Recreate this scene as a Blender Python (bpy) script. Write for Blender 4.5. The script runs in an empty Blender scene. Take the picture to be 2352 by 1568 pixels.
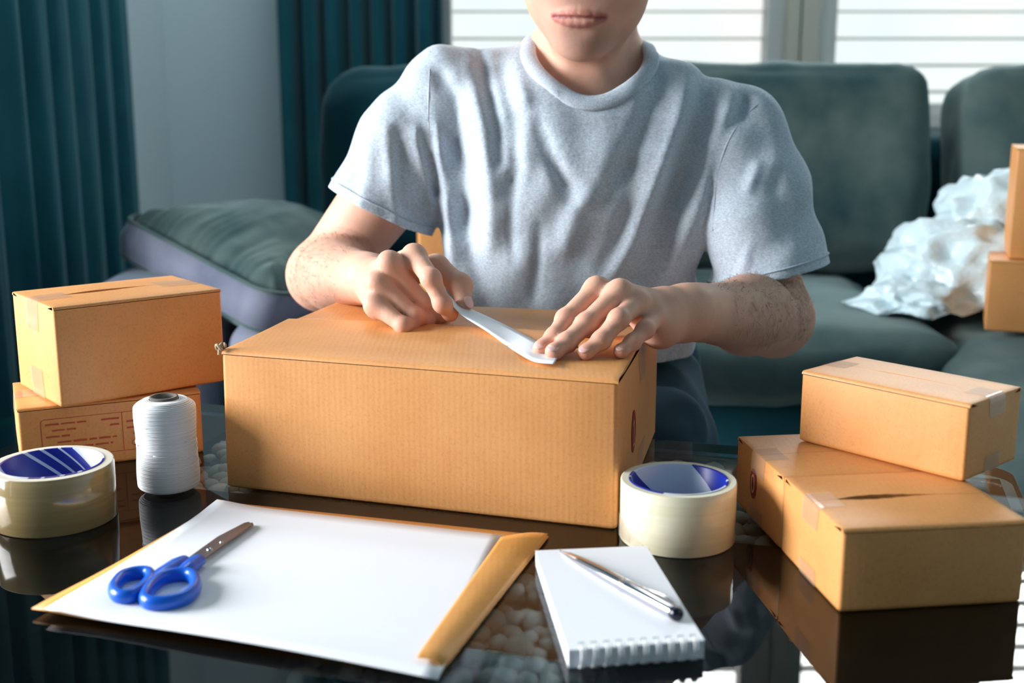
import bpy, bmesh, math, random
import numpy as np
from mathutils import Vector, Matrix, noise

random.seed(7)
rng = np.random.default_rng(7)
R_ = math.radians
sc = bpy.context.scene
col = sc.collection

# ------------------------------------------------------------------ camera, world, lights, exposure
FPX = 2700.0                       # focal length in pixels of the 2352 px wide frame
TILT = R_(11.9)
CAMZ = 0.8145
cam_d = bpy.data.cameras.new('camera')
cam = bpy.data.objects.new('camera', cam_d)
col.objects.link(cam)
cam.location = (0, 0, CAMZ)
cam.rotation_euler = (math.pi / 2 - TILT, 0, 0)
cam_d.sensor_width = 36.0
cam_d.lens = 36.0 * FPX / 2352.0
cam_d.clip_start = 0.02
cam_d.dof.use_dof = True
cam_d.dof.focus_distance = 1.13
cam_d.dof.aperture_fstop = 4.5
cam_d.dof.aperture_blades = 7
sc.camera = cam

world = bpy.data.worlds.new('world')
sc.world = world
world.use_nodes = True
wbg = world.node_tree.nodes['Background']
wbg.inputs['Color'].default_value = (0.36, 0.66, 0.80, 1)
wbg.inputs['Strength'].default_value = 0.26

def area(name, loc, rot, sx, sy, power, colr, spread=180):
    d = bpy.data.lights.new(name, 'AREA')
    d.shape = 'RECTANGLE'; d.size = sx; d.size_y = sy; d.energy = power; d.color = colr
    d.spread = R_(spread)
    o = bpy.data.objects.new(name, d)
    col.objects.link(o)
    o.location = loc; o.rotation_euler = rot
    return o

# daylight entering through the big window of the left wall (left of and beside the camera)
area('left_window_light', (-2.45, 0.98, 1.26), (0, R_(-90), 0), 1.2, 1.4, 185, (0.97, 0.98, 1.0))
# daylight entering through the back windows
area('back_window_light', (0.95, 3.86, 2.02), (R_(-78), 0, 0), 2.3, 0.55, 120, (0.97, 0.98, 1.0))

# added fill lamp, unseen, brightening the back left wall and curtain
area('back_wall_fill', (-0.45, 2.95, 2.55), (0, 0, 0), 0.5, 0.5, 13, (0.86, 0.95, 1.0))

sc.view_settings.view_transform = 'Standard'
sc.view_settings.look = 'None'
sc.view_settings.gamma = 1.0
sc.view_settings.use_curve_mapping = False
sc.view_settings.exposure = 0.0

# ------------------------------------------------------------------ geometry helpers
CT, ST = math.cos(TILT), math.sin(TILT)
def ray(u, v):
    a = (u - 1176) / FPX; b = -(v - 784) / FPX
    return np.array([a, CT + b * ST, -ST + b * CT])
def at_z(u, v, z):
    d = ray(u, v); t = (z - CAMZ) / d[2]
    return d * t + np.array([0, 0, CAMZ])
def at_y(u, v, y):
    d = ray(u, v); t = y / d[1]
    return d * t + np.array([0, 0, CAMZ])
def V(*a): return np.array(a, float)
def unit(a): return np.asarray(a, float) / np.linalg.norm(a)

def tag(o, label=None, cat=None, group=None, kind=None):
    if label: o['label'] = label
    if cat: o['category'] = cat
    if group: o['group'] = group
    if kind: o['kind'] = kind
    return o

def wloc(o):
    p = np.zeros(3)
    while o is not None:
        p = p + np.array(o.location); o = o.parent
    return p

def empty(name, loc, label=None, cat=None, group=None):
    o = bpy.data.objects.new(name, None)
    col.objects.link(o); o.location = tuple(loc); o.empty_display_size = 0.05
    return tag(o, label, cat, group)

def mk(name, verts, faces, mat, parent=None, smooth=True, origin=None):
    verts = np.asarray(verts, float)
    base = wloc(parent) if parent is not None else np.zeros(3)
    org = np.zeros(3)
    if parent is None:
        org = verts.mean(0) if origin is None else np.asarray(origin, float)
    me = bpy.data.meshes.new(name)
    me.from_pydata((verts - base - org).tolist(), [], [tuple(int(i) for i in f) for f in faces])
    me.update()
    if smooth:
        me.polygons.foreach_set('use_smooth', np.ones(len(me.polygons), bool))
    if mat is not None: me.materials.append(mat)
    o = bpy.data.objects.new(name, me)
    col.objects.link(o)
    o.location = tuple(org)
    if parent is not None: o.parent = parent
    return o

def sharp(o, ang=35):
    try:
        o.data.set_sharp_from_angle(angle=R_(ang))
    except Exception:
        pass
    return o

def join(*parts):
    vs, fs, n = [], [], 0
    for v, f in parts:
        v = np.asarray(v, float)
        vs.append(v); fs += [tuple(i + n for i in q) for q in f]; n += len(v)
    return np.vstack(vs), fs

def lathe(profile, n=64, closed=False):
    pr = np.asarray(profile, float); m = len(pr)
    a = np.linspace(0, 2 * np.pi, n, endpoint=False)
    v = np.stack([np.outer(np.cos(a), pr[:, 0]), np.outer(np.sin(a), pr[:, 0]), np.tile(pr[:, 1], (n, 1))], -1).reshape(-1, 3)
    f = []
    for i in range(n):
        j = (i + 1) % n
        for k in range(m if closed else m - 1):
            l = (k + 1) % m
            f.append((i * m + k, j * m + k, j * m + l, i * m + l))
    return v, f

def frames(path):
    path = np.asarray(path, float)
    t = np.gradient(path, axis=0); t /= np.linalg.norm(t, axis=1)[:, None] + 1e-12
    return t

def tube(path, rad, n=10, cap=True, up=(0, 0, 1), flat=1.0, closed=False):
    """tube along a path; flat scales the radius along 'up'"""
    path = np.asarray(path, float); m = len(path)
    rad = np.broadcast_to(np.asarray(rad, float), (m,))
    if closed:
        t = np.roll(path, -1, 0) - np.roll(path, 1, 0); t /= np.linalg.norm(t, axis=1)[:, None]
    else:
        t = frames(path)
    up = np.asarray(up, float)
    b = np.cross(t, up); bl = np.linalg.norm(b, axis=1)
    bad = bl < 1e-4
    if bad.any(): b[bad] = np.cross(t[bad], (1, 0.01, 0)); bl = np.linalg.norm(b, axis=1)
    b /= bl[:, None]; u2 = np.cross(b, t)
    a = np.linspace(0, 2 * np.pi, n, endpoint=False)
    v = (path[:, None] + rad[:, None, None] * (np.cos(a)[None, :, None] * b[:, None] + flat * np.sin(a)[None, :, None] * u2[:, None])).reshape(-1, 3)
    f = []
    for i in range(m if closed else m - 1):
        i2 = (i + 1) % m
        for k in range(n):
            l = (k + 1) % n
            f.append((i * n + k, i * n + l, i2 * n + l, i2 * n + k))
    if cap and not closed:
        f.append(tuple(range(n - 1, -1, -1))); f.append(tuple((m - 1) * n + k for k in range(n)))
    return v, f

def catmull(pts, n=8, closed=False):
    p = np.asarray(pts, float); m = len(p); out = []
    rngi = range(m) if closed else range(m - 1)
    for i in rngi:
        if closed: a, b, c, d = p[(i - 1) % m], p[i], p[(i + 1) % m], p[(i + 2) % m]
        else: a, b, c, d = p[max(i - 1, 0)], p[i], p[i + 1], p[min(i + 2, m - 1)]
        for t in np.linspace(0, 1, n, endpoint=False):
            out.append(0.5 * ((2 * b) + (c - a) * t + (2 * a - 5 * b + 4 * c - d) * t * t + (3 * b - a - 3 * c + d) * t ** 3))
    if not closed: out.append(p[-1])
    return np.array(out)

def cube_grid(n):
    """surface of the unit cube [-1,1]^3 as a welded grid, n cells per side"""
    idx, vs, fs = {}, [], []
    def vid(p):
        k = tuple(np.round(p, 6))
        if k not in idx: idx[k] = len(vs); vs.append(p)
        return idx[k]
    n3 = n if hasattr(n, '__len__') else (n, n, n)
    for ax in range(3):
        for s in (-1, 1):
            a1, a2 = (ax + 1) % 3, (ax + 2) % 3
            n1, n2 = n3[a1], n3[a2]
            def P(i, j):
                p = [0, 0, 0]; p[ax] = s; p[a1] = -1 + 2 * i / n1; p[a2] = -1 + 2 * j / n2
                return tuple(p)
            for i in range(n1):
                for j in range(n2):
                    q = [vid(P(i, j)), vid(P(i + 1, j)), vid(P(i + 1, j + 1)), vid(P(i, j + 1))]
                    fs.append(tuple(q if s > 0 else q[::-1]))
    return np.array(vs, float), fs

def rbox(half, r, n=6):
    """box with rounded edges, sides kept near-flat; grid lines gathered at the edges"""
    half = np.asarray(half, float)
    v, f = cube_grid(n)
    q = v * half
    inner = np.clip(q, -(half - r), half - r)
    d = q - inner
    L = np.linalg.norm(d, axis=1)[:, None]
    return np.where(L > 1e-9, inner + d / np.maximum(L, 1e-9) * r, q), f, v

def bevel_box(lo, hi, r=0.002):
    """plain box with one small chamfer ring per edge (about 44 triangles)"""
    lo = np.asarray(lo, float); hi = np.asarray(hi, float); c = (lo + hi) / 2; h = (hi - lo) / 2
    bm = bmesh.new(); bmesh.ops.create_cube(bm, size=2)
    for q in bm.verts: q.co = Vector(h * np.array(q.co))
    if r > 0: bmesh.ops.bevel(bm, geom=bm.edges[:], offset=min(r, h.min() * .8), segments=1, affect='EDGES', profile=0.5)
    bm.verts.ensure_lookup_table(); bm.verts.index_update()
    v = np.array([q.co[:] for q in bm.verts]) + c
    f = [tuple(x.index for x in q.verts) for q in bm.faces]; bm.free()
    return v, f

def rot(v, ax, ang):
    M = np.array(Matrix.Rotation(ang, 3, ax)); return np.asarray(v) @ M.T

# ------------------------------------------------------------------ materials
def srgb(r, g, b):
    return tuple(((c / 255) / 12.92 if c / 255 <= 0.04045 else ((c / 255 + 0.055) / 1.055) ** 2.4) for c in (r, g, b)) + (1,)

class NT:
    def __init__(s, name):
        s.m = bpy.data.materials.new(name); s.m.use_nodes = True
        s.t = s.m.node_tree; s.b = s.t.nodes['Principled BSDF']; s.out = s.t.nodes['Material Output']
    def n(s, typ, **kw):
        q = s.t.nodes.new(typ)
        for k, v in kw.items():
            if hasattr(q, k): setattr(q, k, v)
        return q
    def l(s, a, b): s.t.links.new(a, b)
    def coord(s, which='Object', scale=(1, 1, 1)):
        c = s.n('ShaderNodeTexCoord'); mp = s.n('ShaderNodeMapping'); mp.inputs['Scale'].default_value = scale
        s.l(c.outputs[which], mp.inputs['Vector']); return mp.outputs['Vector']
    def noise(s, vec, scale, detail=4, rough=0.55):
        q = s.n('ShaderNodeTexNoise'); q.inputs['Scale'].default_value = scale; q.inputs['Detail'].default_value = detail
        q.inputs['Roughness'].default_value = rough
        if vec is not None: s.l(vec, q.inputs['Vector'])
        return q.outputs['Fac']
    def ramp(s, fac, stops):
        q = s.n('ShaderNodeValToRGB'); el = q.color_ramp.elements
        while len(el) < len(stops): el.new(0.5)
        for e, (p, c) in zip(el, stops): e.position = p; e.color = c if len(c) == 4 else tuple(c) + (1,)
        s.l(fac, q.inputs['Fac']); return q.outputs['Color']
    def mixc(s, fac, a, b, mode='MIX'):
        q = s.n('ShaderNodeMix', data_type='RGBA', blend_type=mode)
        for sock, val in ((q.inputs[0], fac), (q.inputs[6], a), (q.inputs[7], b)):
            if hasattr(val, 'node'): s.l(val, sock)
            else: sock.default_value = val
        return q.outputs[2]
    def math(s, op, a, b=None):
        q = s.n('ShaderNodeMath', operation=op)
        for i, val in enumerate((a, b)):
            if val is None: continue
            if hasattr(val, 'node'): s.l(val, q.inputs[i])
            else: q.inputs[i].default_value = val
        return q.outputs[0]
    def bump(s, h, strength=0.3, dist=0.001, prev=None):
        q = s.n('ShaderNodeBump'); q.inputs['Strength'].default_value = strength; q.inputs['Distance'].default_value = dist
        s.l(h, q.inputs['Height'])
        if prev is not None: s.l(prev, q.inputs['Normal'])
        s.l(q.outputs['Normal'], s.b.inputs['Normal']); return q.outputs['Normal']
    def set(s, **kw):
        for k, v in kw.items():
            k = k.replace('_', ' ')
            i = s.b.inputs[k]
            if hasattr(v, 'node'): s.l(v, i)
            else: i.default_value = v
        return s

def simple(name, rgb, rough=0.5, metal=0.0, **kw):
    t = NT(name); t.set(Base_Color=srgb(*rgb), Roughness=rough, Metallic=metal, **kw); return t.m

def fabric(name, c1, c2, scale=6, rough=0.9, sheen=0.3, weave=0.25, wscale=900, sheen_tint=(0.6, 0.8, 0.8, 1)):
    t = NT(name); v = t.coord()
    n1 = t.noise(v, scale, 5)
    c = t.ramp(n1, [(0.32, srgb(*c1)), (0.68, srgb(*c2))])
    n2 = t.noise(v, wscale, 2)
    t.set(Base_Color=c, Roughness=rough, Sheen_Weight=sheen, Sheen_Roughness=0.45, Sheen_Tint=sheen_tint)
    t.b.inputs['Specular IOR Level'].default_value = 0.15
    t.bump(n2, weave, 0.0006)
    return t.m

def cardboard(name, c1=(228, 161, 97), c2=(218, 149, 85)):
    t = NT(name); v = t.coord()
    n1 = t.noise(v, 14, 4); n2 = t.noise(v, 420, 3)
    c = t.ramp(n1, [(0.3, srgb(*c2)), (0.7, srgb(*c1))])
    sp = t.ramp(n2, [(0.30, (0.86, 0.83, 0.80, 1)), (0.5, (1, 1, 1, 1))])
    c2_ = t.mixc(0.8, c, sp, 'MULTIPLY')
    # faint shadowless flute lines of the corrugation
    vv = t.coord('Object', (1, 1, 1)); w = t.n('ShaderNodeTexWave', wave_type='BANDS', bands_direction='X')
    w.inputs['Scale'].default_value = 60; w.inputs['Distortion'].default_value = 0.4; t.l(vv, w.inputs['Vector'])
    t.set(Base_Color=c2_, Roughness=0.5); t.b.inputs['Specular IOR Level'].default_value = 0.5
    p = t.bump(w.outputs['Fac'], 0.05, 0.0006)
    t.bump(n2, 0.12, 0.0004, p)
    return t.m

M = {}
M['card'] = cardboard('cardboard')
M['card_edge'] = simple('cardboard_cut_edge', (196, 170, 140), 0.9)
M['kraft'] = cardboard('kraft_paper', (226, 160, 84), (214, 148, 74))
M['wall'] = simple('wall_paint', (212, 226, 230), 0.85)
M['ceil'] = simple('ceiling_paint', (176, 200, 206), 0.9)
M['white_trim'] = simple('white_frame_paint', (236, 232, 226), 0.5)
M['beige_trim'] = simple('beige_frame_paint', (236, 222, 206), 0.5)
t = NT('white_translucent_slat'); t.t.nodes.remove(t.b)
d_ = t.n('ShaderNodeBsdfDiffuse'); d_.inputs['Color'].default_value = srgb(244, 242, 238); r_ = t.n('ShaderNodeBsdfTranslucent'); r_.inputs['Color'].default_value = srgb(250, 246, 240)
m_ = t.n('ShaderNodeMixShader'); m_.inputs[0].default_value = .35; t.l(d_.outputs[0], m_.inputs[1]); t.l(r_.outputs[0], m_.inputs[2]); t.l(m_.outputs[0], t.out.inputs['Surface']); M['slat'] = t.m
M['curtain'] = fabric('teal_curtain_cloth', (22, 84, 98), (34, 98, 110), 5, 0.85, 0.25, 0.2)
M['sofa'] = fabric('teal_grey_velvet', (42, 70, 74), (92, 108, 104), 7, 0.8, 0.45, 0.2, 500)
M['sofa_d'] = fabric('dark_teal_upholstery', (16, 66, 78), (24, 80, 90), 6, 0.85, 0.25, 0.2, 500)
M['sofa_g'] = fabric('blue_grey_velvet', (96, 104, 124), (128, 132, 150), 9, 0.8, 0.35, 0.2, 500)
M['denim'] = fabric('denim', (42, 66, 82), (60, 86, 100), 20, 0.9, 0.1, 0.4, 700)
M['dark'] = simple('black_interior', (10, 10, 10), 0.9)
M['paper'] = simple('white_paper', (238, 240, 246), 0.7)
M['white_plastic'] = simple('white_coil_plastic', (236, 238, 240), 0.3)
M['blue'] = simple('blue_plastic', (8, 92, 205), 0.28)
M['steel'] = simple('brushed_blade_steel', (150, 150, 155), 0.28, 1.0)
M['chrome'] = simple('chrome', (200, 200, 205), 0.12, 1.0)
M['pen_dark'] = simple('dark_blue_cap_lacquer', (14, 18, 40), 0.15)
M['tape_white'] = simple('white_paper_tape', (232, 238, 244), 0.4)
M['red_ink'] = simple('red_print_ink', (150, 38, 34), 0.8)
M['red_ink2'] = simple('faded_red_print_ink', (190, 84, 58), 0.8)
M['nail'] = simple('fingernail', (238, 192, 182), 0.22)
M['eye'] = simple('eye_white', (235, 232, 228), 0.2)
M['iris'] = simple('dark_iris', (40, 24, 16), 0.15)
M['hair'] = simple('dark_hair', (22, 18, 18), 0.5)

# heather jersey
t = NT('grey_heather_jersey'); v = t.coord()
na = t.noise(t.coord('Object', (1, 1, 2.6)), 300, 4, 0.7); nb = t.noise(v, 16, 3)
c = t.ramp(na, [(0.34, srgb(158, 172, 184)), (0.66, srgb(206, 216, 226))])
c = t.mixc(0.35, c, t.ramp(nb, [(0.3, (0.75, 0.78, 0.8, 1)), (0.7, (1, 1, 1, 1))]), 'MULTIPLY')
t.set(Base_Color=c, Roughness=0.95, Sheen_Weight=0.15); t.b.inputs['Specular IOR Level'].default_value = 0.1
p = t.bump(t.noise(v, 45, 4), 0.35, 0.004); t.bump(t.noise(v, 900, 2), 0.25, 0.0006, p)
M['shirt'] = t.m
t = NT('grey_rib_collar'); v = t.coord()
c = t.ramp(t.noise(v, 700, 3), [(0.34, srgb(158, 172, 184)), (0.66, srgb(202, 212, 222))])
t.set(Base_Color=c, Roughness=0.95); t.b.inputs['Specular IOR Level'].default_value = 0.1
t.bump(t.noise(v, 800, 2), 0.3, 0.0006); M['rib'] = t.m
# skin
t = NT('skin'); at = t.n('ShaderNodeVertexColor', layer_name='Col'); v = t.coord()
c = t.mixc(0.5, at.outputs['Color'], t.ramp(t.noise(v, 60, 5), [(0.3, (0.86, 0.80, 0.78, 1)), (0.7, (1, 1, 1, 1))]), 'MULTIPLY')
t.set(Base_Color=c, Roughness=0.58, Subsurface_Weight=0.12, Subsurface_Scale=0.006, Subsurface_Radius=(1.0, 0.35, 0.2))
t.b.inputs['Specular IOR Level'].default_value = 0.35
p = t.bump(t.noise(v, 260, 3), 0.18, 0.0012); t.bump(t.noise(v, 1100, 2), 0.12, 0.0005, p); M['skin'] = t.m
# clear packing tape: thin glossy film over the cardboard
def film(name, tint, diff, mixd, rough=0.12, ior=1.5, const=None):
    t = NT(name); t.t.nodes.remove(t.b)
    tr = t.n('ShaderNodeBsdfTransparent'); tr.inputs['Color'].default_value = tint
    df = t.n('ShaderNodeBsdfDiffuse'); df.inputs['Color'].default_value = diff
    gl = t.n('ShaderNodeBsdfGlossy'); gl.inputs['Roughness'].default_value = rough
    m1 = t.n('ShaderNodeMixShader'); m1.inputs[0].default_value = mixd
    t.l(tr.outputs[0], m1.inputs[1]); t.l(df.outputs[0], m1.inputs[2])
    fr = t.n('ShaderNodeFresnel'); fr.inputs['IOR'].default_value = ior
    m2 = t.n('ShaderNodeMixShader'); (t.l(fr.outputs[0], m2.inputs[0]) if const is None else setattr(m2.inputs[0], 'default_value', const)); t.l(m1.outputs[0], m2.inputs[1]); t.l(gl.outputs[0], m2.inputs[2])
    t.l(m2.outputs[0], t.out.inputs['Surface']); return t
M['film'] = film('clear_tape_film', (1, 1, 1, 1), srgb(226, 204, 180), 0.22, 0.13, 1.2, 0.16).m
t = film('tinted_table_glass', (0.84, 0.92, 0.92, 1), (0.0, 0.01, 0.012, 1), 0.0, 0.0, 1.42); M['glass'] = t.m
M['glass_edge'] = simple('green_glass_edge', (30, 110, 118), 0.1)
M['pane'] = film('window_glass', (0.97, 0.99, 0.98, 1), (0, 0, 0, 1), 0.0, 0.0).m
M['wood'] = None
t = NT('dark_espresso_wood'); v = t.coord('Object', (1, 9, 9))
t.set(Base_Color=t.ramp(t.noise(v, 6, 5), [(0.3, srgb(16, 14, 14)), (0.7, srgb(34, 26, 22))]), Roughness=0.35); M['wood'] = t.m
t = NT('floor_tiles'); v = t.coord()
t.set(Base_Color=t.ramp(t.noise(v, 4, 4), [(0.3, srgb(168, 166, 162)), (0.7, srgb(196, 192, 186))]), Roughness=0.3); M['floor'] = t.m
t = NT('white_pebble'); v = t.coord(); oi = t.n('ShaderNodeObjectInfo')
c = t.ramp(oi.outputs['Random'], [(0.0, srgb(214, 210, 200)), (0.5, srgb(232, 232, 228)), (0.85, srgb(196, 196, 192)), (1.0, srgb(206, 190, 168))])
c = t.mixc(0.5, c, t.ramp(t.noise(v, 120, 4), [(0.35, (0.78, 0.77, 0.74, 1)), (0.6, (1, 1, 1, 1))]), 'MULTIPLY')
t.set(Base_Color=c, Roughness=0.55); M['pebble'] = t.m
t = NT('daylight_sky'); t.t.nodes.remove(t.b)
em = t.n('ShaderNodeEmission'); v = t.coord()
t.l(t.ramp(t.noise(v, 1.4, 2), [(0.35, (0.86, 0.97, 0.98, 1)), (0.65, (1, 0.99, 0.97, 1))]), em.inputs['Color']); em.inputs['Strength'].default_value = 1.15
t.l(em.outputs[0], t.out.inputs['Surface']); M['sky'] = t.m
def tape_roll_mat(name, c1, c2, rough=0.16, trans=0.0):
    t = NT(name); v = t.coord('Object', (1, 1, 60))
    t.set(Base_Color=t.ramp(t.noise(v, 3, 3), [(0.3, srgb(*c1)), (0.7, srgb(*c2))]), Roughness=rough, Coat_Weight=0.6, Coat_Roughness=0.05)
    return t.m
M['tan_tape'] = tape_roll_mat('tan_tape_roll', (142, 122, 82), (160, 140, 98))
M['clear_tape'] = tape_roll_mat('clear_tape_roll', (222, 214, 180), (236, 230, 204), 0.3)
M['tape_side'] = simple('tape_roll_side', (222, 216, 200), 0.35)
M['cream_side'] = simple('cream_tape_side', (232, 226, 202), 0.4)
# printed paper core: blue bands sweeping round a pale liner
def core_mat(name, bands, pale):
    t = NT(name); tc = t.n('ShaderNodeTexCoord'); sx = t.n('ShaderNodeSeparateXYZ'); t.l(tc.outputs['Object'], sx.inputs[0])
    ang = t.math('ARCTAN2', sx.outputs['Y'], sx.outputs['X'])
    h = t.math('ADD', t.math('MULTIPLY', sx.outputs['Z'], -15.0), t.math('MULTIPLY', ang, 0.55))
    fr = t.math('FRACT', t.math('MULTIPLY', h, 0.578745))
    q = t.ramp(fr, bands); q.node.color_ramp.interpolation = 'CONSTANT'
    t.set(Base_Color=q, Roughness=0.35); return t.m
BL, PW = srgb(8, 34, 150), srgb(*(206, 216, 234))
M['core_a'] = core_mat('printed_core_left', [(0, PW), (0.34, BL), (0.42, PW), (0.44, BL), (0.53, PW), (0.555, BL), (0.64, PW), (0.67, BL), (0.95, PW)], PW)
M['core_b'] = core_mat('printed_core_right', [(0, BL), (0.08, PW), (0.56, BL), (0.66, PW), (0.685, BL)], PW)
t = NT('white_thread'); v = t.coord('Object', (1, 1, 1))
w = t.n('ShaderNodeTexWave', wave_type='BANDS', bands_direction='Z'); w.inputs['Scale'].default_value = 190; w.inputs['Distortion'].default_value = 1.0; t.l(v, w.inputs['Vector'])
t.set(Base_Color=srgb(226, 229, 232), Roughness=0.7, Sheen_Weight=0.2); t.bump(w.outputs['Fac'], 0.55, 0.0007); M['thread'] = t.m
M['spool_core'] = simple('grey_cardboard_core', (96, 92, 86), 0.9)
t = NT('white_foam_wrap'); v = t.coord()
vo = t.n('ShaderNodeTexVoronoi'); vo.inputs['Scale'].default_value = 120; t.l(v, vo.inputs['Vector'])
t.set(Base_Color=srgb(206, 226, 232), Roughness=0.3, Subsurface_Weight=0.0); t.bump(vo.outputs['Distance'], 0.3, 0.003); M['wrap'] = t.m
M['rug'] = fabric('grey_rug', (92, 98, 102), (112, 118, 120), 30, 0.95, 0.2, 0.5, 300)

#==PART2==
# ------------------------------------------------------------------ room shell
def slabs(name, boxes, mat, kind='structure', parent=None):
    v, f = join(*[bevel_box(lo, hi, 0.0) for lo, hi in boxes])
    o = mk(name, v, f, mat, parent, smooth=False)
    if kind: o['kind'] = kind
    return o

XL, YB, YF, XR, ZC = -1.06, 3.70, -2.2, 2.6, 2.6
floor = slabs('floor', [((XL - .3, YF, -0.05), (XR + .2, YB + .2, 0.0))], M['floor'])
ceil = slabs('ceiling', [((XL - .1, YF, ZC), (XR + .1, YB + .1, ZC + .08))], M['ceil'])
wl = slabs('wall_left', [((XL - .12, YF, 0), (XL, 0.45, ZC)), ((XL - .12, 1.72, 0), (XL, YB, ZC)),
                         ((XL - .12, 0.45, 0), (XL, 1.72, 0.44)), ((XL - .12, 0.45, 1.75), (XL, 1.72, ZC))], M['wall'])
WX0, WX1, WZ0, WZ1 = -0.24, 2.15, 0.745, 2.25
wb = slabs('wall_back', [((XL - .12, YB, 0), (WX0, YB + .12, ZC)), ((WX1, YB, 0), (XR, YB + .12, ZC)),
                         ((WX0, YB, 0), (WX1, YB + .12, WZ0)), ((WX0, YB, WZ1), (WX1, YB + .12, ZC))], M['wall'])
wr = slabs('wall_right', [((XR, YF, 0), (XR + .12, YB + .12, ZC))], M['wall'])
bb = slabs('baseboard_back', [((XL, YB - .015, 0), (XR, YB, 0.1))], M['white_trim'])
bl_ = slabs('baseboard_left', [((XL, YF, 0), (XL + .015, YB - .015, 0.1))], M['white_trim'])

# back window: two casements split by a beige post, each with pane, frame and horizontal louvre slats
def back_window(idx, x0, x1):
    w = empty('window_%d' % idx, (x0, YB, WZ0)); w['kind'] = 'structure'
    y0, y1 = YB - 0.02, YB + 0.07
    fw = 0.055
    for nm, lo, hi in (('window_frame', (x0, y0, WZ0), (x0 + fw, y1, WZ1)), ('window_frame', (x1 - fw, y0, WZ0), (x1, y1, WZ1)),
                       ('window_frame', (x0 + fw, y0, WZ0), (x1 - fw, y1, WZ0 + .04)), ('window_frame', (x0 + fw, y0, WZ1 - .05), (x1 - fw, y1, WZ1))):
        v, f = bevel_box(lo, hi, .004); mk(nm, v, f, M['white_trim'], w, smooth=False)
    v, f = bevel_box((x0 + fw, YB + .075, WZ0 + .04), (x1 - fw, YB + .081, WZ1 - .05), 0)
    mk('pane', v, f, M['pane'], w, smooth=False)
    z = WZ0 + 0.075; first = None
    while z < WZ1 - .06:
        if first is None:
            v, f = bevel_box((x0 + fw + .004, -0.026, -0.0030), (x1 - fw - .004, 0.026, 0.0030), .001)
            v = rot(v, 'X', R_(4)); v = v + V(0, YB + .028, z)
            first = mk('slat', v - 0, f, M['slat'], w, smooth=False); z0 = z
        else:
            o = first.copy(); col.objects.link(o); o.parent = w; o.location = (0, 0, z - z0)
        z += 0.080
    return w
back_window(1, WX0, 0.83)
back_window(2, 0.93, WX1)
tr = slabs('trim_1', [((0.83, YB - .035, WZ0), (0.868, YB + .08, WZ1)), ((0.876, YB - .03, WZ0), (0.93, YB + .08, WZ1)), ((0.868, YB - .01, WZ0), (0.876, YB + .08, WZ1))], M['beige_trim'])
sill = slabs('trim_2', [((WX0 - .04, YB - .07, WZ0 - .03), (WX1 + .04, YB + .02, WZ0))], M['white_trim'])
v, f = bevel_box((WX0 - 1.5, YB + .62, 0.1), (WX1 + 1.8, YB + .66, 3.4), 0)
sky = mk('sky_outside', v, f, M['sky'], None, smooth=False); sky['kind'] = 'structure'
# left window frame
wlf = empty('window_3', (XL, 0.45, 0.44)); wlf['kind'] = 'structure'
for lo, hi in (((XL - .08, .45, .44), (XL - .02, .49, 1.75)), ((XL - .08, 1.68, .44), (XL - .02, 1.72, 1.75)),
               ((XL - .08, .49, .44), (XL - .02, 1.68, .48)), ((XL - .08, .49, 1.71), (XL - .02, 1.68, 1.75))):
    v, f = bevel_box(lo, hi, .004); mk('window_frame', v, f, M['white_trim'], wlf, smooth=False)

# ------------------------------------------------------------------ curtains
def curtain(name, label, p0, p1, nrm, folds, amp, z0, z1, seed, group=None):
    """wavy pleated sheet from p0 to p1 (plan), pleats displaced along nrm"""
    r = np.random.default_rng(seed)
    p0 = V(*p0); p1 = V(*p1); nrm = unit(nrm)[:2]; n = folds * 14; m = 18
    s = np.linspace(0, 1, n + 1)
    ph = np.cumsum(np.r_[0, r.uniform(.55, 1.45, n)]); ph = ph / ph[-1] * folds * 2 * np.pi
    ampv = amp * (0.65 + 0.5 * np.interp(s, np.linspace(0, 1, folds + 2), r.uniform(0, 1, folds + 2)))
    drift = np.interp(s, np.linspace(0, 1, folds + 2), r.uniform(-1, 1, folds + 2))
    vs = []
    for j in range(m + 1):
        k = j / m; z = z1 + (z0 - z1) * k
        prof = np.sin(ph + 0.5 * drift * k) + 0.32 * np.sin(2 * ph + 1.1 + drift * 2.0 * k) + 0.10 * np.sin(3 * ph + 2 * k)
        off = ampv * prof * (0.9 + 0.15 * k)
        xy = p0 + (p1 - p0) * (s + 0.012 * drift * k)[:, None] + nrm * off[:, None]
        vs.append(np.c_[xy, np.full(n + 1, z)])
    v = np.vstack(vs); f = []
    for j in range(m):
        for i in range(n):
            a = j * (n + 1) + i; f.append((a, a + 1, a + n + 2, a + n + 1))
    o = empty(name, ((p0 + p1) / 2)[0:2].tolist() + [z0], label, 'curtain', group)
    c = mk('curtain_panel', v, f, M['curtain'], o)
    md = c.modifiers.new('thick', 'SOLIDIFY'); md.thickness = 0.003
    q = tube([(p0[0], p0[1], z1 + .02), (p1[0], p1[1], z1 + .02)], 0.012, 12); mk('curtain_rod', q[0], q[1], M['white_trim'], o)
    return o
curtain('curtain', 'teal pleated curtain along the left wall, at the left edge of the view', (-0.985, 3.05), (-0.93, 1.80), (1, 0, 0), 8, 0.042, 0.03, 2.45, 3)
curtain('curtain', 'teal gathered curtain on the back wall beside the bright window, behind the sofa', (-0.675, 3.52), (-0.20, 3.52), (0, -1, 0), 7, 0.045, 0.03, 2.45, 12)

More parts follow.
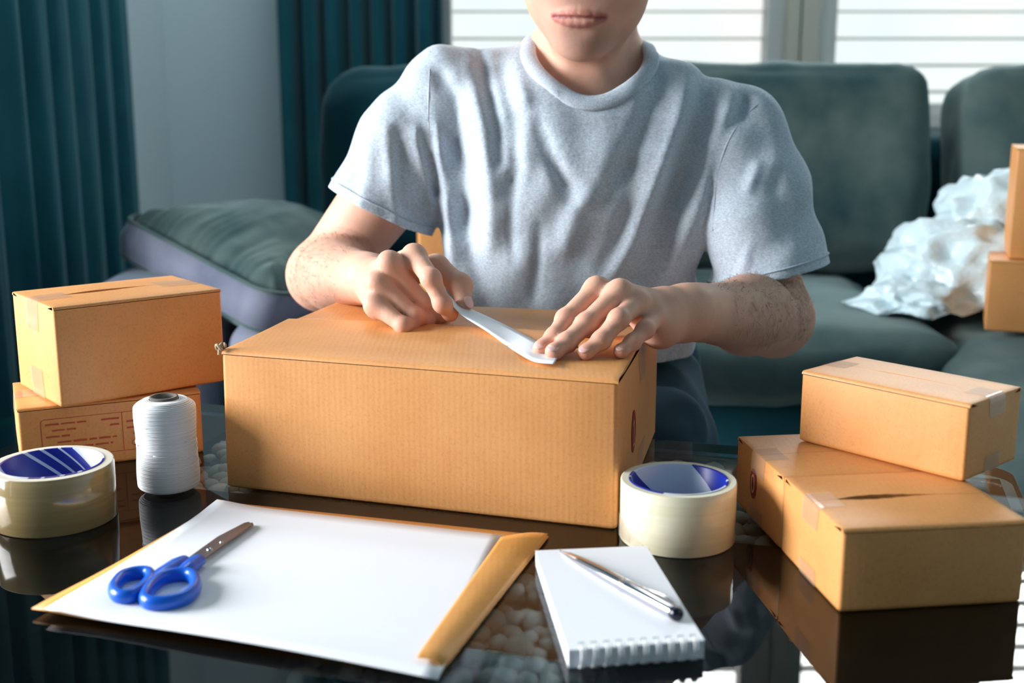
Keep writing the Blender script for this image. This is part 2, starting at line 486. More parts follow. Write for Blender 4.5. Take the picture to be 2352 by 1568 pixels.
# ------------------------------------------------------------------ sofa
def fbm(p, s, seed=0):
    return np.array([noise.fractal(Vector((float(a) * s + seed, float(b) * s, float(c) * s)), 1.0, 2.0, 3) for a, b, c in p])
def soft(half, r, n=18, puff=(0, 0, 0), wr=0.004, ws=7, seed=0):
    half = np.asarray(half, float)
    v, f, c = rbox(half, r, n)
    d = np.zeros_like(v)
    for ax in range(3):
        o1, o2 = (ax + 1) % 3, (ax + 2) % 3
        d[:, ax] = puff[ax] * c[:, ax] * (1 - c[:, o1] ** 2) * (1 - c[:, o2] ** 2)
    nr = v / (np.linalg.norm(v / half, axis=1)[:, None] * half ** 2 + 1e-9); nr /= np.linalg.norm(nr, axis=1)[:, None]
    return v + d + nr * (wr * fbm(v, ws, seed))[:, None], f
def softobj(name, half, loc, mat, parent=None, M3=None, **k):
    v, f = soft(half, **k)
    if M3 is not None: v = v @ np.asarray(M3).T
    return mk(name, v + V(*loc), f, mat, parent, origin=loc)
def Rm(rx=0, ry=0, rz=0):
    from mathutils import Euler
    return np.array(Euler((R_(rx), R_(ry), R_(rz))).to_matrix())

sofa = empty('sofa', (0.3, 2.25, 0), 'large teal grey velvet corner sofa with a chaise at the right, behind the man', 'sofa')
softobj('base', (0.60, 0.37, 0.15), (0.13, 2.23, 0.20), M['sofa_d'], sofa, r=.03, n=10, wr=.002)
softobj('seat_cushion', (0.293, 0.36, 0.055), (-0.17, 2.20, 0.395), M['sofa_g'], sofa, r=.045, n=18, puff=(0, .012, .02), wr=.006, seed=1)
softobj('seat_cushion', (0.293, 0.38, 0.055), (0.425, 2.17, 0.385), M['sofa'], sofa, r=.045, n=18, puff=(0, .012, .03), wr=.008, seed=2)
softobj('chaise_base', (0.40, 0.80, 0.15), (1.06, 1.62, 0.20), M['sofa_d'], sofa, Rm(0, 0, -13), r=.03, n=10, wr=.002)
softobj('seat_cushion', (0.405, 0.80, 0.060), (1.05, 1.60, 0.368), M['sofa'], sofa, Rm(0, 0, -13), r=.05, n=20, puff=(.01, .012, .018), wr=.014, ws=5, seed=3)
softobj('back_frame', (0.99, 0.09, 0.36), (0.56, 2.70, 0.36), M['sofa_d'], sofa, r=.05, n=14, wr=.003)
softobj('armrest', (0.115, 0.40, 0.255), (-0.60, 2.28, 0.258), M['sofa_g'], sofa, r=.06, n=14, puff=(0, 0, .012), wr=.004, seed=5)
for x, y in ((-.62, 1.95), (-.62, 2.62), (0.66, 1.92), (0.60, 0.98), (1.26, 0.86)):
    v, f = lathe([(0, 0), (.022, 0), (.028, .05), (0, .05)], 12); mk('leg', v + V(x, y, 0), f, M['wood'], sofa)

tag(softobj('back_cushion', (0.310, 0.10, 0.200), (0.520, 2.46, 0.662), M['sofa'], None, Rm(-9, 0, -2), r=.048, n=22, puff=(.012, .035, .012), wr=.012, ws=6, seed=7), 'olive teal velvet back cushion just right of the man', 'cushion')
tag(softobj('back_cushion', (0.315, 0.10, 0.200), (1.228, 2.46, 0.662), M['sofa'], None, Rm(-9, 0, 3), r=.052, n=22, puff=(.012, .035, .012), wr=.012, ws=6, seed=11), 'grey teal velvet back cushion at the right edge, behind the white foam wrap', 'cushion')
tag(softobj('back_cushion', (0.275, 0.10, 0.200), (-0.105, 2.47, 0.662), M['sofa_d'], None, Rm(-9, 0, 2), r=.085, n=22, puff=(.012, .03, .012), wr=.010, ws=6, seed=13), 'teal back cushion, coloured dark for its shade, behind the left side of the man, in front of the curtain', 'cushion')  # darker cloth colour carries the shade this cushion sits in
# boxed cushion lying across the armrest: top, ruched border, piping
A, B, D = at_y(290, 480, 2.05), at_y(622, 655, 1.83), at_y(436, 402, 2.44)
ux, uy = B - A, D - A
lw, ld = np.linalg.norm(ux), np.linalg.norm(uy)
ux = ux / lw; uy = unit(uy - ux * np.dot(uy, ux)); uz = np.cross(ux, uy)
MC = np.c_[ux, uy, uz]
cc = A + ux * lw / 2 + uy * ld / 2 - uz * 0.045
cus = empty('loose_cushion', cc - V(0, 0, .06), 'loose teal velvet cushion with a grey gathered border lying on the left armrest', 'cushion')
v, f = soft((lw / 2, ld / 2, 0.05), .04, 64, puff=(.0, .0, .060), wr=.006, ws=9, seed=21)
# ruching: fine pleats running in from the border
edge = np.minimum(lw / 2 - np.abs(v[:, 0]), ld / 2 - np.abs(v[:, 1]))
run = np.where(lw / 2 - np.abs(v[:, 0]) < ld / 2 - np.abs(v[:, 1]), v[:, 1], v[:, 0])
v[:, 2] += np.where(v[:, 2] > 0, 1, 0) * 0.0045 * np.exp(-np.maximum(edge, 0) / .05) * np.sin(run * 260 + 3 * np.sin(run * 60))
top = mk('cover', v @ MC.T + cc, f, M['sofa'], cus)
bord = lw / 2 + .002, ld / 2 + .002
ring = []
for cx, cy, a0 in ((bord[0] - .04, bord[1] - .04, 0), (-bord[0] + .04, bord[1] - .04, 90), (-bord[0] + .04, -bord[1] + .04, 180), (bord[0] - .04, -bord[1] + .04, 270)):
    for a in np.linspace(0, 90, 7): ring.append((cx + .042 * math.cos(R_(a0 + a)), cy + .042 * math.sin(R_(a0 + a))))
ring = np.array(ring); nr_ = len(ring); vs = []
for z, o in ((.030, -.002), (.030, .004), (.0, .010), (-.030, .008), (-.036, .0)):
    q = ring * (1 + o / .2); vs.append(np.c_[q, np.full(nr_, z)])
v = np.vstack(vs); f = []
for j in range(4):
    for i in range(nr_): i2 = (i + 1) % nr_; f.append((j * nr_ + i, (j + 1) * nr_ + i, (j + 1) * nr_ + i2, j * nr_ + i2))
mk('border', v @ MC.T + cc, f, M['sofa_g'], cus)
for z in (.031, -.035):
    q = tube(np.c_[ring * 1.012, np.full(nr_, z)], .0035, 6, closed=True); mk('piping', q[0] @ MC.T + cc, q[1], M['sofa'], cus)

# ------------------------------------------------------------------ coffee table
TZ = 0.45
TA = 0.274
e1 = V(math.cos(TA), -math.sin(TA), 0); e2 = V(math.sin(TA), math.cos(TA), 0)
def tp(a, b, z): return e1 * a + e2 * b + V(0, 0, z)
table = empty('coffee_table', tp(-.2, .85, 0), 'dark coffee table with a rounded reflective glass top over a tray of white pebbles', 'table')
def rrect(x0, x1, y0, y1, r, n=10):
    o = []
    for cx, cy, a0 in ((x1 - r, y1 - r, 0), (x0 + r, y1 - r, 90), (x0 + r, y0 + r, 180), (x1 - r, y0 + r, 270)):
        for a in np.linspace(0, 90, n + 1): o.append((cx + r * math.cos(R_(a0 + a)), cy + r * math.sin(R_(a0 + a))))
    return np.array(o)
def plate(outline, z0, z1, ch=0.0):
    n = len(outline); c = outline.mean(0); L = []
    lev = [(z0, ch), (z0 + ch, 0), (z1 - ch, 0), (z1, ch)] if ch else [(z0, 0), (z1, 0)]
    for z, i in lev:
        d = outline - c; q = c + d * (1 - i / np.linalg.norm(d, axis=1)[:, None]); L.append(np.array([tp(a, b, z) for a, b in q]))
    v = np.vstack(L); f = []
    for j in range(len(lev) - 1):
        for i in range(n): k = (i + 1) % n; f.append((j * n + i, j * n + k, (j + 1) * n + k, (j + 1) * n + i))
    f.append(tuple(range(n - 1, -1, -1))); f.append(tuple((len(lev) - 1) * n + i for i in range(n)))
    return v, f
ol = np.vstack([q for q in (rrect(-0.935, 0.175, 0.40, 1.215, 0.03)[:11], rrect(-0.935, 0.175, 0.40, 1.215, 0.20)[11:33], rrect(-0.935, 0.175, 0.40, 1.215, 0.03)[33:])])
# glass top: only its upper face and rim (the under side is bonded to the frame)
n = len(ol); vv = np.array([tp(a, b, TZ) for a, b in ol])
gt = mk('glass_top', vv, [tuple(range(n))], M['glass'], table, smooth=False)
vr = np.vstack([np.array([tp(a, b, z) for a, b in ol]) for z in (TZ - .010, TZ - .0005)])
mk('glass_rim', vr, [(i, (i + 1) % n, n + (i + 1) % n, n + i) for i in range(n)], M['glass_edge'], table)
TRAYS = [(-.66, .135, .963, 1.185), (-.345, -.125, .56, .868)]
zt0, zt1 = 0.403, TZ - .0105
def fr(a0, a1, b0, b1, z0=zt0, z1=zt1):
    v, f = bevel_box((0, 0, 0), (1, 1, 1), 0)
    return np.array([tp(a0 + (a1 - a0) * x, b0 + (b1 - b0) * y, z0 + (z1 - z0) * z) for x, y, z in v]), f
bars = [fr(-.86, .165, 1.185, 1.205), fr(-.86, -.66, .963, 1.185), fr(.135, .165, .963, 1.185), fr(-.90, .165, .868, .963),
        fr(-.90, -.345, .56, .868), fr(-.125, .165, .56, .868), fr(-.86, .165, .44, .56)]
for v, f in bars: mk('frame_board', v, f, M['wood'], table, smooth=False)
v, f = fr(-.86, .165, .44, 1.205, zt0 - .012, zt0); mk('tray_floor', v, f, M['wood'], table, smooth=False)
for a, b in ((-.80, .50), (-.80, 1.13), (.12, .50), (.12, 1.13)):
    v, f = fr(a - .03, a + .03, b - .03, b + .03, 0, zt0 - .012); mk('leg', v, f, M['wood'], table, smooth=False)

# pebbles in the trays: the ones in sight are single things, the hidden ones one bed
def proj(P):
    x, y, z = P[0], P[1], P[2] - CAMZ
    w = y * CT - z * ST; return 1176 + FPX * x / w, 784 - FPX * (y * ST + z * CT) / w
def inpoly(p, poly):
    x, y = p; r = False; j = len(poly) - 1
    for i in range(len(poly)):
        (xi, yi), (xj, yj) = poly[i], poly[j]
        if (yi > y) != (yj > y) and x < (xj - xi) * (y - yi) / (yj - yi) + xi: r = not r
        j = i
    return r
SEE = [[(440, 990), (530, 1000), (530, 1105), (880, 1160), (880, 1215), (440, 1150)], [(1600, 1040), (1720, 1040), (1700, 1130), (1830, 1300), (1660, 1300), (1690, 1180), (1600, 1080)],
       [(1040, 1590), (1200, 1250), (1260, 1290), (1350, 1590)], [(540, 1520), (660, 1530), (660, 1590), (540, 1590)], [(1330, 1520), (1460, 1520), (1460, 1590), (1330, 1590)]]
bmi = bmesh.new(); bmesh.ops.create_icosphere(bmi, subdivisions=2, radius=1.0)
bmi.verts.index_update(); PV = np.array([q.co[:] for q in bmi.verts]); PF = [tuple(x.index for x in q.verts) for q in bmi.faces]; bmi.free()
pmesh = []
for k in range(6):
    s = rng.uniform(.85, 1.15, 3) * V(1.15, .92, .68)
    q = PV * s; q = q * (1 + .16 * np.array([noise.noise(Vector(p * 1.1) + Vector((k * 7.0, 0, 0))) for p in PV]))[:, None]
    me = bpy.data.meshes.new('pebble'); me.from_pydata(q.tolist(), [], PF); me.update(); me.polygons.foreach_set('use_smooth', np.ones(len(PF), bool)); me.materials.append(M['pebble']); pmesh.append((me, q))
hid, cnt = [], 0
for ti, (a0, a1, b0, b1) in enumerate(TRAYS):
    for layer in range(2):
        st = 0.0168 if layer else 0.019
        for a in np.arange(a0 + .010, a1 - .006, st):
            for b in np.arange(b0 + .010, b1 - .006, st):
                if layer and rng.random() < .12: continue
                aa = min(max(a + rng.uniform(-.005, .005), a0 + .010), a1 - .010); b_ = min(max(b + rng.uniform(-.005, .005), b0 + .010), b1 - .010)
                sz = rng.uniform(.0066, .0112) if layer else rng.uniform(.010, .012)
                P = tp(aa, b_, (zt0 + .026 + rng.uniform(-.004, .006)) if layer else zt0 + .009)
                k = int(rng.integers(6)); rz = rng.uniform(0, 6.28); rx = rng.uniform(-.6, .6)
                if layer and cnt < 296 and any(inpoly(proj(P), s) for s in SEE):
                    o = bpy.data.objects.new('pebble', pmesh[k][0]); col.objects.link(o)
                    o.location = tuple(P); o.scale = (sz,) * 3; o.rotation_euler = (rx, 0, rz); cnt += 1
                    tag(o, 'smooth white pebble in the tray under the glass table top', 'pebble', 'white pebbles under the table glass')
                else:
                    q = rot(rot(pmesh[k][1] * sz, 'X', rx), 'Z', rz) + P
                    hid.append((q, PF))
v, f = join(*hid); pb = mk('pebble_bed', v, f, M['pebble'], table); pb['kind'] = 'stuff'

# ------------------------------------------------------------------ cardboard boxes
class Carton:
    def __init__(s, name, label, x, y, yaw, w, d, h, z0, bulge=.0015, gap=.0, gap_at=(.3, .8), group=None, over=None, lift=(0, 0), r=.0028):
        c_, s_ = math.cos(yaw), math.sin(yaw)
        P = lambda a, b, c: V(x + c_ * a - s_ * b, y + s_ * a + c_ * b, z0 + c)
        s.K = {(i, j, k): P(i * w, j * d, k * h) for i in (0, 1) for j in (0, 1) for k in (0, 1)}
        if over:
            for kk, p in over.items(): s.K[kk] = np.asarray(p, float)
        s.w, s.d, s.h, s.bu, s.r = w, d, h, bulge, r
        s.o = empty(name, P(w / 2, d / 2, 0), label, 'box', group)
        loop = []; nseg = 7
        rr = r
        def arc(cx, cy, a0): return [(cx + rr * math.cos(R_(a0 + a)), cy + rr * math.sin(R_(a0 + a))) for a in (0, 22.5, 45, 67.5, 90)]
        def side(p, q): return [tuple(np.array(p) + (np.array(q) - np.array(p)) * t) for t in np.linspace(0, 1, nseg + 2)[1:-1]]
        a1, a2, a3, a4 = arc(w - rr, rr, -90), arc(w - rr, d - rr, 0), arc(rr, d - rr, 90), arc(rr, rr, 180)
        loop = a1 + side(a1[-1], a2[0]) + a2 + side(a2[-1], a3[0]) + a3 + side(a3[-1], a4[0]) + a4 + side(a4[-1], a1[0])
        lp = np.array(loop); n = len(lp)
        lev = [0.0, .0015] + list(np.linspace(.004, h - .006, 6)) + [h - r - .0006]
        vs = []
        for i, z in enumerate(lev):
            q = lp.copy()
            if i == 0: q = np.array([w / 2, d / 2]) + (q - np.array([w / 2, d / 2])) * (1 - .0015 / min(w, d) * 2)
            vs.append(s.T(np.c_[q, np.full(n, z)]))
        v = np.vstack(vs); f = []
        for j in range(len(lev) - 1):
            for i in range(n): k = (i + 1) % n; f.append((j * n + i, j * n + k, (j + 1) * n + k, (j + 1) * n + i))
        f.append(tuple(range(n - 1, -1, -1)))
        mk('body', v, f, M['card'], s.o)
        # two lid flaps meeting at the seam that runs along a
        th = .0030
        for fl in (0, 1):
            av = np.r_[0, .0012, np.linspace(.006, w - .006, 22), w - .0012, w]
            tb = [0, .0004, .0012, r, .25, .5, .75, 1.0]
            vs = []
            for lay in (0, 1):
                for a in av:
                    t = a / w; g = 0
                    if gap:
                        u = (t - gap_at[0]) / (gap_at[1] - gap_at[0])
                        if 0 < u < 1: g = gap * (math.sin(math.pi * u ** .7) ** 1.5) + gap * .12 * math.sin(u * 40) * math.sin(math.pi * u)
                    end = d / 2 - .0003 - g / 2
                    for i, q in enumerate(tb):
                        b = q if i < 4 else r + (end - r) * q
                        drop = r - math.sqrt(max(r * r - (r - min(b, r)) ** 2, 0))
                        rise = lift[fl] * max(0, (b - r) / (end - r)) ** 1.5
                        ae = .0006 if 0 < t < 1 else 0
                        c = h - drop + rise - (0 if lay else th) - (.0004 if t in (0, 1) else 0)
                        if lay == 0 and i < 4: c = h - drop - .0006; b = b + th * (1 - i / 8)
                        bb_ = b if fl == 0 else d - b
                        vs.append((a, bb_, c))
            v = s.T(np.array(vs)); na, nb = len(av), len(tb); f = []
            N = na * nb
            for i in range(na - 1):
                for j in range(nb - 1):
                    q = (i * nb + j, (i + 1) * nb + j, (i + 1) * nb + j + 1, i * nb + j + 1)
                    f.append(tuple(N + k for k in q)); f.append(q[::-1])
                j = nb - 1; f.append((i * nb + j, (i + 1) * nb + j, N + (i + 1) * nb + j, N + i * nb + j))
                f.append((i * nb, N + i * nb, N + (i + 1) * nb, (i + 1) * nb))
            for j in range(nb - 1):
                f.append((j, j + 1, N + j + 1, N + j)); i = (na - 1) * nb
                f.append((i + j, N + i + j, N + i + j + 1, i + j + 1))
            if fl: f = [q[::-1] for q in f]
            o = mk('lid_flap', v, f, M['card'], s.o); sharp(o, 40)
    def T(s, p):
        """metric box coordinates -> world, with a slight outward bulge of every panel"""
        p = np.asarray(p, float); a, b, c = p[:, 0] / s.w, p[:, 1] / s.d, p[:, 2] / s.h
        A_, B_, C_ = [np.clip(1 - (2 * q - 1) ** 2, 0, 1) for q in (a, b, c)]
        a2 = a + (2 * a - 1) * s.bu / s.w * B_ * C_; b2 = b + (2 * b - 1) * s.bu / s.d * A_ * C_; c2 = c + np.where(c > .5, (2 * c - 1), 0) * s.bu / s.h * A_ * B_
        out = np.zeros((len(p), 3))
        for (i, j, k), q in s.K.items():
            wgt = (a2 if i else 1 - a2) * (b2 if j else 1 - b2) * (c2 if k else 1 - c2)
            out += wgt[:, None] * q
        return out
    def P(s, face, u, v, off=.0005):
        u = np.asarray(u, float); v = np.asarray(v, float); o = np.zeros_like(u)
        if face == 'front': q = (u, o - off, v)
        elif face == 'left': q = (o - off, s.d - u, v)       # u runs left to right seen from outside
        elif face == 'right': q = (o + s.w + off, u, v)
        else: q = (u, v, o + s.h + off)
        return s.T(np.stack(q, -1))
    def strip(s, end, mid, width, top, down, name='packing_tape', mat='film', up=False):
        """tape over the lid (or floor) edge at end 'left' or 'right'; mid = centre along depth"""
        off = .0005
        path = []
        L = end == 'left'
        if not up:
            for t in np.linspace(top, .001, 8): path.append((t if L else s.w - t, s.h + off))
            path.append((-.0004 if L else s.w + .0004, s.h - .0004))
            for t in np.linspace(.002, down, 6): path.append((-off - .0004 if L else s.w + off + .0004, s.h - t))
        else:
            for t in np.linspace(down, .001, 6): path.append((-off - .0004 if L else s.w + off + .0004, t))
        bs = np.linspace(mid - width / 2, mid + width / 2, 5)
        v = s.T(np.array([(a, b, c) for a, c in path for b in bs])); f = []
        for i in range(len(path) - 1):
            for j in range(4): f.append((i * 5 + j, i * 5 + j + 1, (i + 1) * 5 + j + 1, (i + 1) * 5 + j))
        return mk(name, v, f, M[mat], s.o)
    def poly(s, face, pts, off=.0006):
        pts = np.asarray(pts, float); return s.P(face, pts[:, 0], pts[:, 1], off), [tuple(range(len(pts)))]
    def stroke(s, face, pts, wd, off=.0006, closed=False):
        pts = np.asarray(pts, float)
        t = (np.roll(pts, -1, 0) - np.roll(pts, 1, 0)) if closed else np.gradient(pts, axis=0)
        t /= np.linalg.norm(t, axis=1)[:, None]; n = np.c_[-t[:, 1], t[:, 0]] * wd / 2
        a, b = pts + n, pts - n; m = len(pts)
        v = s.P(face, np.r_[a[:, 0], b[:, 0]], np.r_[a[:, 1], b[:, 1]], off)
        return v, [(i, (i + 1) % m, m + (i + 1) % m, m + i) for i in range(m if closed else m - 1)]

def stamp(c, face, cu, cv, r, glyph):
    a = np.linspace(0, 2 * np.pi, 40, endpoint=False)
    st = mk('round_stamp', *c.poly(face, np.c_[cu + r * .62 * np.cos(a), cv + r * np.sin(a)], .0005), M['red_ink'], c.o)
    if glyph == '0': g = c.stroke(face, np.c_[cu + r * .27 * np.cos(a), cv + r * .56 * np.sin(a)], r * .13, .0008, True)
    else:
        k = r
        g = join(c.stroke(face, [(cu - .02 * k, cv - .62 * k), (cu - .02 * k, cv), (cu - .02 * k, cv + .55 * k)], k * .12, .0008),
                 c.stroke(face, [(cu - .02 * k, cv + .55 * k), (cu - .14 * k, cv + .45 * k), (cu - .26 * k, cv + .34 * k)], k * .10, .0008),
                 c.stroke(face, [(cu - .24 * k, cv - .62 * k), (cu - .02 * k, cv - .62 * k), (cu + .2 * k, cv - .62 * k)], k * .10, .0008))
    mk('numeral', g[0], g[1], M['card_edge'], st)

# largest box, being taped
bigh = .132
big = Carton('cardboard_box', 'largest brown cardboard box in the centre, being taped shut by the man', -.2656, 1.0502, -.2406, .3644, .2921, bigh, TZ, bulge=.003, r=.004, lift=(.004, 0),
             over={(0, 0, 0): at_z(520, 1117, TZ), (1, 0, 0): at_z(1416, 1217, TZ), (0, 0, 1): at_z(508, 803, TZ + bigh), (1, 0, 1): at_z(1420, 871, TZ + bigh)})
big.strip('left', .146, .045, .035, .03); big.strip('left', .146, .045, 0, .03, up=True)
big.strip('right', .146, .045, .05, .034); big.strip('right', .146, .045, 0, .034, up=True)
stamp(big, 'right', .083, .063, .020, '1')
# scuffed, curled-up paper at its front left lid corner
tc = big.T(np.array([[.003, .002, bigh + .001]]))[0]
v, f = join(tube([tc + V(-.004 + .0042 * math.cos(a), .0035 * math.sin(a), .0012 + .003 * math.sin(a * 2)) for a in np.linspace(0, 5.2, 14)], [.0013] * 14, 7), tube([tc + V(-.006, 0, -.006), tc + V(-.0055, .001, .002), tc + V(-.003, .002, .005)], [.0014, .0016, .001], 7))
mk('torn_corner', v, f, M['card_edge'], big.o)
# pair of flat boxes at the right and the one across them
rl1 = Carton('cardboard_box', 'flat brown box nearest the camera at the right, lid seam gaping', .2343, .7858, .1274, .1400, .1185, .0632, TZ, gap=.009, gap_at=(.13, .72), bulge=.0015)
rl1.strip('left', .059, .032, .02, .018); rl1.strip('left', .059, .032, 0, .014, up=True)
c_, s_ = math.cos(.1274), math.sin(.1274)
rl2 = Carton('cardboard_box', 'flat brown box with a red stamped 0, behind the nearest right box', .2343 - s_ * .1195, .7858 + c_ * .1195, .1274, .1400, .1185, .0622, TZ, bulge=.0012)
rl2.strip('left', .059, .032, .02, .018); rl2.strip('left', .059, .032, 0, .014, up=True)
stamp(rl2, 'left', .1185 - .068, .034, .0135, '0')
ru = Carton('cardboard_box', 'brown box lying at an angle on top of the right pair of boxes', .2535, 1.0005, -.8443, .1549, .0873, .0634, TZ + .0645, bulge=.0015, gap=.0022, gap_at=(.25, .8))
ru.strip('left', .0436, .026, .022, .016); ru.strip('right', .0436, .026, .022, .016); ru.strip('right', .0436, .026, 0, .016, up=True)
# pair stacked at the left
ll = Carton('cardboard_box', 'brown box with a red printed address form, bottom of the left stack', -.4797, 1.101, .4273, .1746, .12, .0653, TZ, bulge=.0015)
ll.strip('left', .06, .03, .025, .016)
lu = Carton('cardboard_box', 'brown box with a dark gaping lid seam, on top of the left stack', -.4355, 1.0984, .697, .1726, .1213, .0987, TZ + .0672, bulge=.0015, gap=.011, gap_at=(.17, .74))
lu.strip('left', .06, .034, .034, .03); lu.strip('left', .06, .034, 0, .03, up=True); lu.strip('right', .06, .034, .045, .03)
# printed form on the lower left box: frame, divider and lines of faded lettering
parts = []
fx0, fx1, fz0, fz1 = .020, .150, .012, .052
q = []
for cx, cz, a0 in ((fx1 - .003, fz1 - .003, 0), (fx0 + .003, fz1 - .003, 90), (fx0 + .003, fz0 + .003, 180), (fx1 - .003, fz0 + .003, 270)):
    for a in (0, 45, 90): q.append((cx + .003 * math.cos(R_(a0 + a)), cz + .003 * math.sin(R_(a0 + a))))
parts.append(ll.stroke('front', q, .0007, .0005, True))
parts.append(ll.stroke('front', [(.096, fz0), (.096, .03), (.096, fz1)], .0007, .0005))
rr_ = np.random.default_rng(4)
for row, (xa, xb) in enumerate(((.024, .062), (.030, .052), (.024, .046), (.034, .090), (.024, .086), (.036, .080))):
    zz = fz1 - .0055 - row * .0062; x = xa
    while x < xb:
        l = min(rr_.uniform(.006, .013), xb - x); hgt = rr_.uniform(.0014, .0022)
        parts.append(ll.stroke('front', [(x, zz), (x + l / 2, zz + .0002), (x + l, zz)], hgt, .0005)); x += l + .002
for xa, xb, zz in ((.076, .093, fz1 - .0055), (.084, .093, fz1 - .0117), (.112, .124, fz1 - .004), (.100, .124, fz1 - .010), (.100, .108, fz1 - .0165), (.110, .124, fz1 - .0165), (.106, .124, fz1 - .023)):
    parts.append(ll.stroke('front', [(xa, zz), ((xa + xb) / 2, zz + .0002), (xb, zz)], .0018, .0005))
a = np.linspace(0, 2 * np.pi, 20, endpoint=False)
parts.append(ll.stroke('front', np.c_[.112 + .008 * np.cos(a), .0195 + .0038 * np.sin(a)], .0007, .0005, True))
v, f = join(*parts); mk('printed_form', v, f, M['red_ink2'], ll.o, smooth=False)
# boxes standing on the sofa
sb1 = Carton('cardboard_box', 'brown box on the chaise at the right edge, lower of two', .750, 1.83, -.36, .22, .20, .112, .447, bulge=.001)
sb1.strip('left', .10, .045, .04, .03)
sb2 = Carton('cardboard_box', 'brown box on the chaise at the right edge, upper of two', .782, 1.84, -.34, .20, .16, .172, .560, bulge=.001)
sb3 = Carton('cardboard_box', 'orange brown box on the sofa seat, seen under the arm of the man', -.155, 1.95, .1, .20, .16, .14, .470, bulge=.001)

#==PART3==
# ------------------------------------------------------------------ things on the table
def gridquad(p00, p10, p11, p01, nu, nv, zf):
    """bilinear sheet, zf(u, v) adds height"""
    vs = []
    for j in range(nv + 1):
        for i in range(nu + 1):
            u, v = i / nu, j / nv
            p = p00 * (1 - u) * (1 - v) + p10 * u * (1 - v) + p11 * u * v + p01 * (1 - u) * v
            vs.append(p + V(0, 0, zf(u, v)))
    f = [(j * (nu + 1) + i, j * (nu + 1) + i + 1, (j + 1) * (nu + 1) + i + 1, (j + 1) * (nu + 1) + i) for j in range(nv) for i in range(nu)]
    return np.array(vs), f
def sheet(name, v, f, mat, parent, th):
    o = mk(name, v, f, mat, parent); md = o.modifiers.new('thick', 'SOLIDIFY'); md.thickness = th; md.offset = -1
    return o

# kraft envelope with a sheet of paper half inside its folded flap
EA, EB, EC = at_z(74, 1413, TZ), at_z(509, 1157, TZ), at_z(1260, 1236, TZ); ED = EA + EC - EB + V(.004, 0, 0)
env = empty('envelope', (EA + EC) / 2, 'large orange kraft envelope lying under the white paper', 'envelope')
lift = lambda u, v: .0022 + .0035 * math.exp(-((u / .12) ** 2 + (v / .25) ** 2)) + .003 * math.exp(-(v / .08) ** 2) * math.sin(math.pi * u)
v, f = gridquad(EA, ED, EC, EB, 24, 16, lift); sheet('envelope_body', v, f, M['kraft'], env, .0010)
Z2 = TZ + .0035
pp = [at_z(104, 1411, Z2), at_z(1006, 1563, Z2), at_z(1156, 1231, Z2), at_z(499, 1156, Z2)]
v, f = gridquad(*pp, 24, 16, lambda u, v: .001 + .0035 * math.exp(-((u / .12) ** 2 + (v / .25) ** 2)) + .0035 * math.exp(-(v / .08) ** 2) * math.sin(math.pi * u) + .003 * math.exp(-((u / .1) ** 2 + ((1 - v) / .1) ** 2)))
pap = sheet('paper_sheet', v, f, M['paper'], None, .0005); tag(pap, 'blank white sheet of paper lying on the envelope under the blue scissors', 'paper')
Z3 = TZ + .0088
fl = [at_z(956, 1508, Z3), at_z(1040, 1575, Z3 - .003), at_z(1259, 1236, Z3 - .003), at_z(1150, 1233, Z3)]
v, f = gridquad(fl[0], ED + V(.0, 0, .0065), EC + V(-.0005, 0, .0065), fl[3], 12, 18, lambda u, v: .0012 * math.sin(math.pi * u) - .0022 * u ** 4)
f_ = sheet('envelope_flap', v, f, M['kraft'], env, .0008)

# scissors
SZ = TZ + .0095
sp = lambda u, v, dz=0: at_z(u, v, SZ + dz)
sci = empty('scissors', sp(450, 1280), 'blue handled scissors lying on the white paper', 'scissors')
H = .0062
ringL = catmull([sp(262, 1350), sp(282, 1325), sp(315, 1316), sp(342, 1318), sp(345, 1335), sp(325, 1355), sp(298, 1370), sp(270, 1368)], 8, True)
ringR = catmull([sp(333, 1372), sp(345, 1350), sp(372, 1328), sp(410, 1319), sp(441, 1323), sp(449, 1347), sp(430, 1370), sp(396, 1382), sp(362, 1386), sp(340, 1383)], 8, True)
sh1 = catmull([sp(322, 1354), sp(345, 1335), sp(375, 1318), sp(405, 1298), sp(426, 1286)], 6)
sh2 = catmull([sp(400, 1322), sp(425, 1310), sp(440, 1298), sp(458, 1285)], 6)
def handle(name, ring, shank, rads):
    a = tube(ring, .0044, 12, up=(0, 0, 1), flat=1.35, closed=True)
    b = tube(shank, np.interp(np.linspace(0, 1, len(shank)), np.linspace(0, 1, len(rads)), rads), 12, up=(0, 0, 1), flat=.8)
    v, f = join(a, b); return mk(name, v, f, M['blue'], sci)
handle('handle', ringL, sh1, (.0035, .0060, .0072, .0070, .0052))
handle('handle', ringR, sh2, (.0035, .0060, .0068, .0066, .0058))
def blade(name, pts, z0, th):
    n = len(pts); P = np.array([at_z(u, v, z0) for u, v in pts])
    v = np.vstack([P, P + V(0, 0, th)]); f = [tuple(range(n - 1, -1, -1)), tuple(range(n, 2 * n))]
    f += [(i, (i + 1) % n, n + (i + 1) % n, n + i) for i in range(n)]
    o = mk(name, v, f, M['steel'], sci, smooth=False); b = o.modifiers.new('bev', 'BEVEL'); b.width = .0006; b.segments = 2; return o
blade('blade', [(424, 1290), (440, 1278), (500, 1235), (560, 1204), (572, 1201), (578, 1206), (560, 1220), (500, 1262), (462, 1290)], SZ - .002, .0016)
blade('blade', [(440, 1296), (465, 1290), (512, 1256), (575, 1213), (583, 1208), (581, 1203), (570, 1204), (500, 1240), (450, 1280)], SZ - .0038, .0016)
for u, v_, r in ((482, 1262, .0026), (509, 1246, .0016)):
    q = lathe([(r, 0), (r, .0006), (r * .6, .0014), (0, .0016)], 20); mk('pivot_screw' if r > .002 else 'rivet', q[0] + at_z(u, v_, SZ - .0006), q[1], M['chrome'], sci)

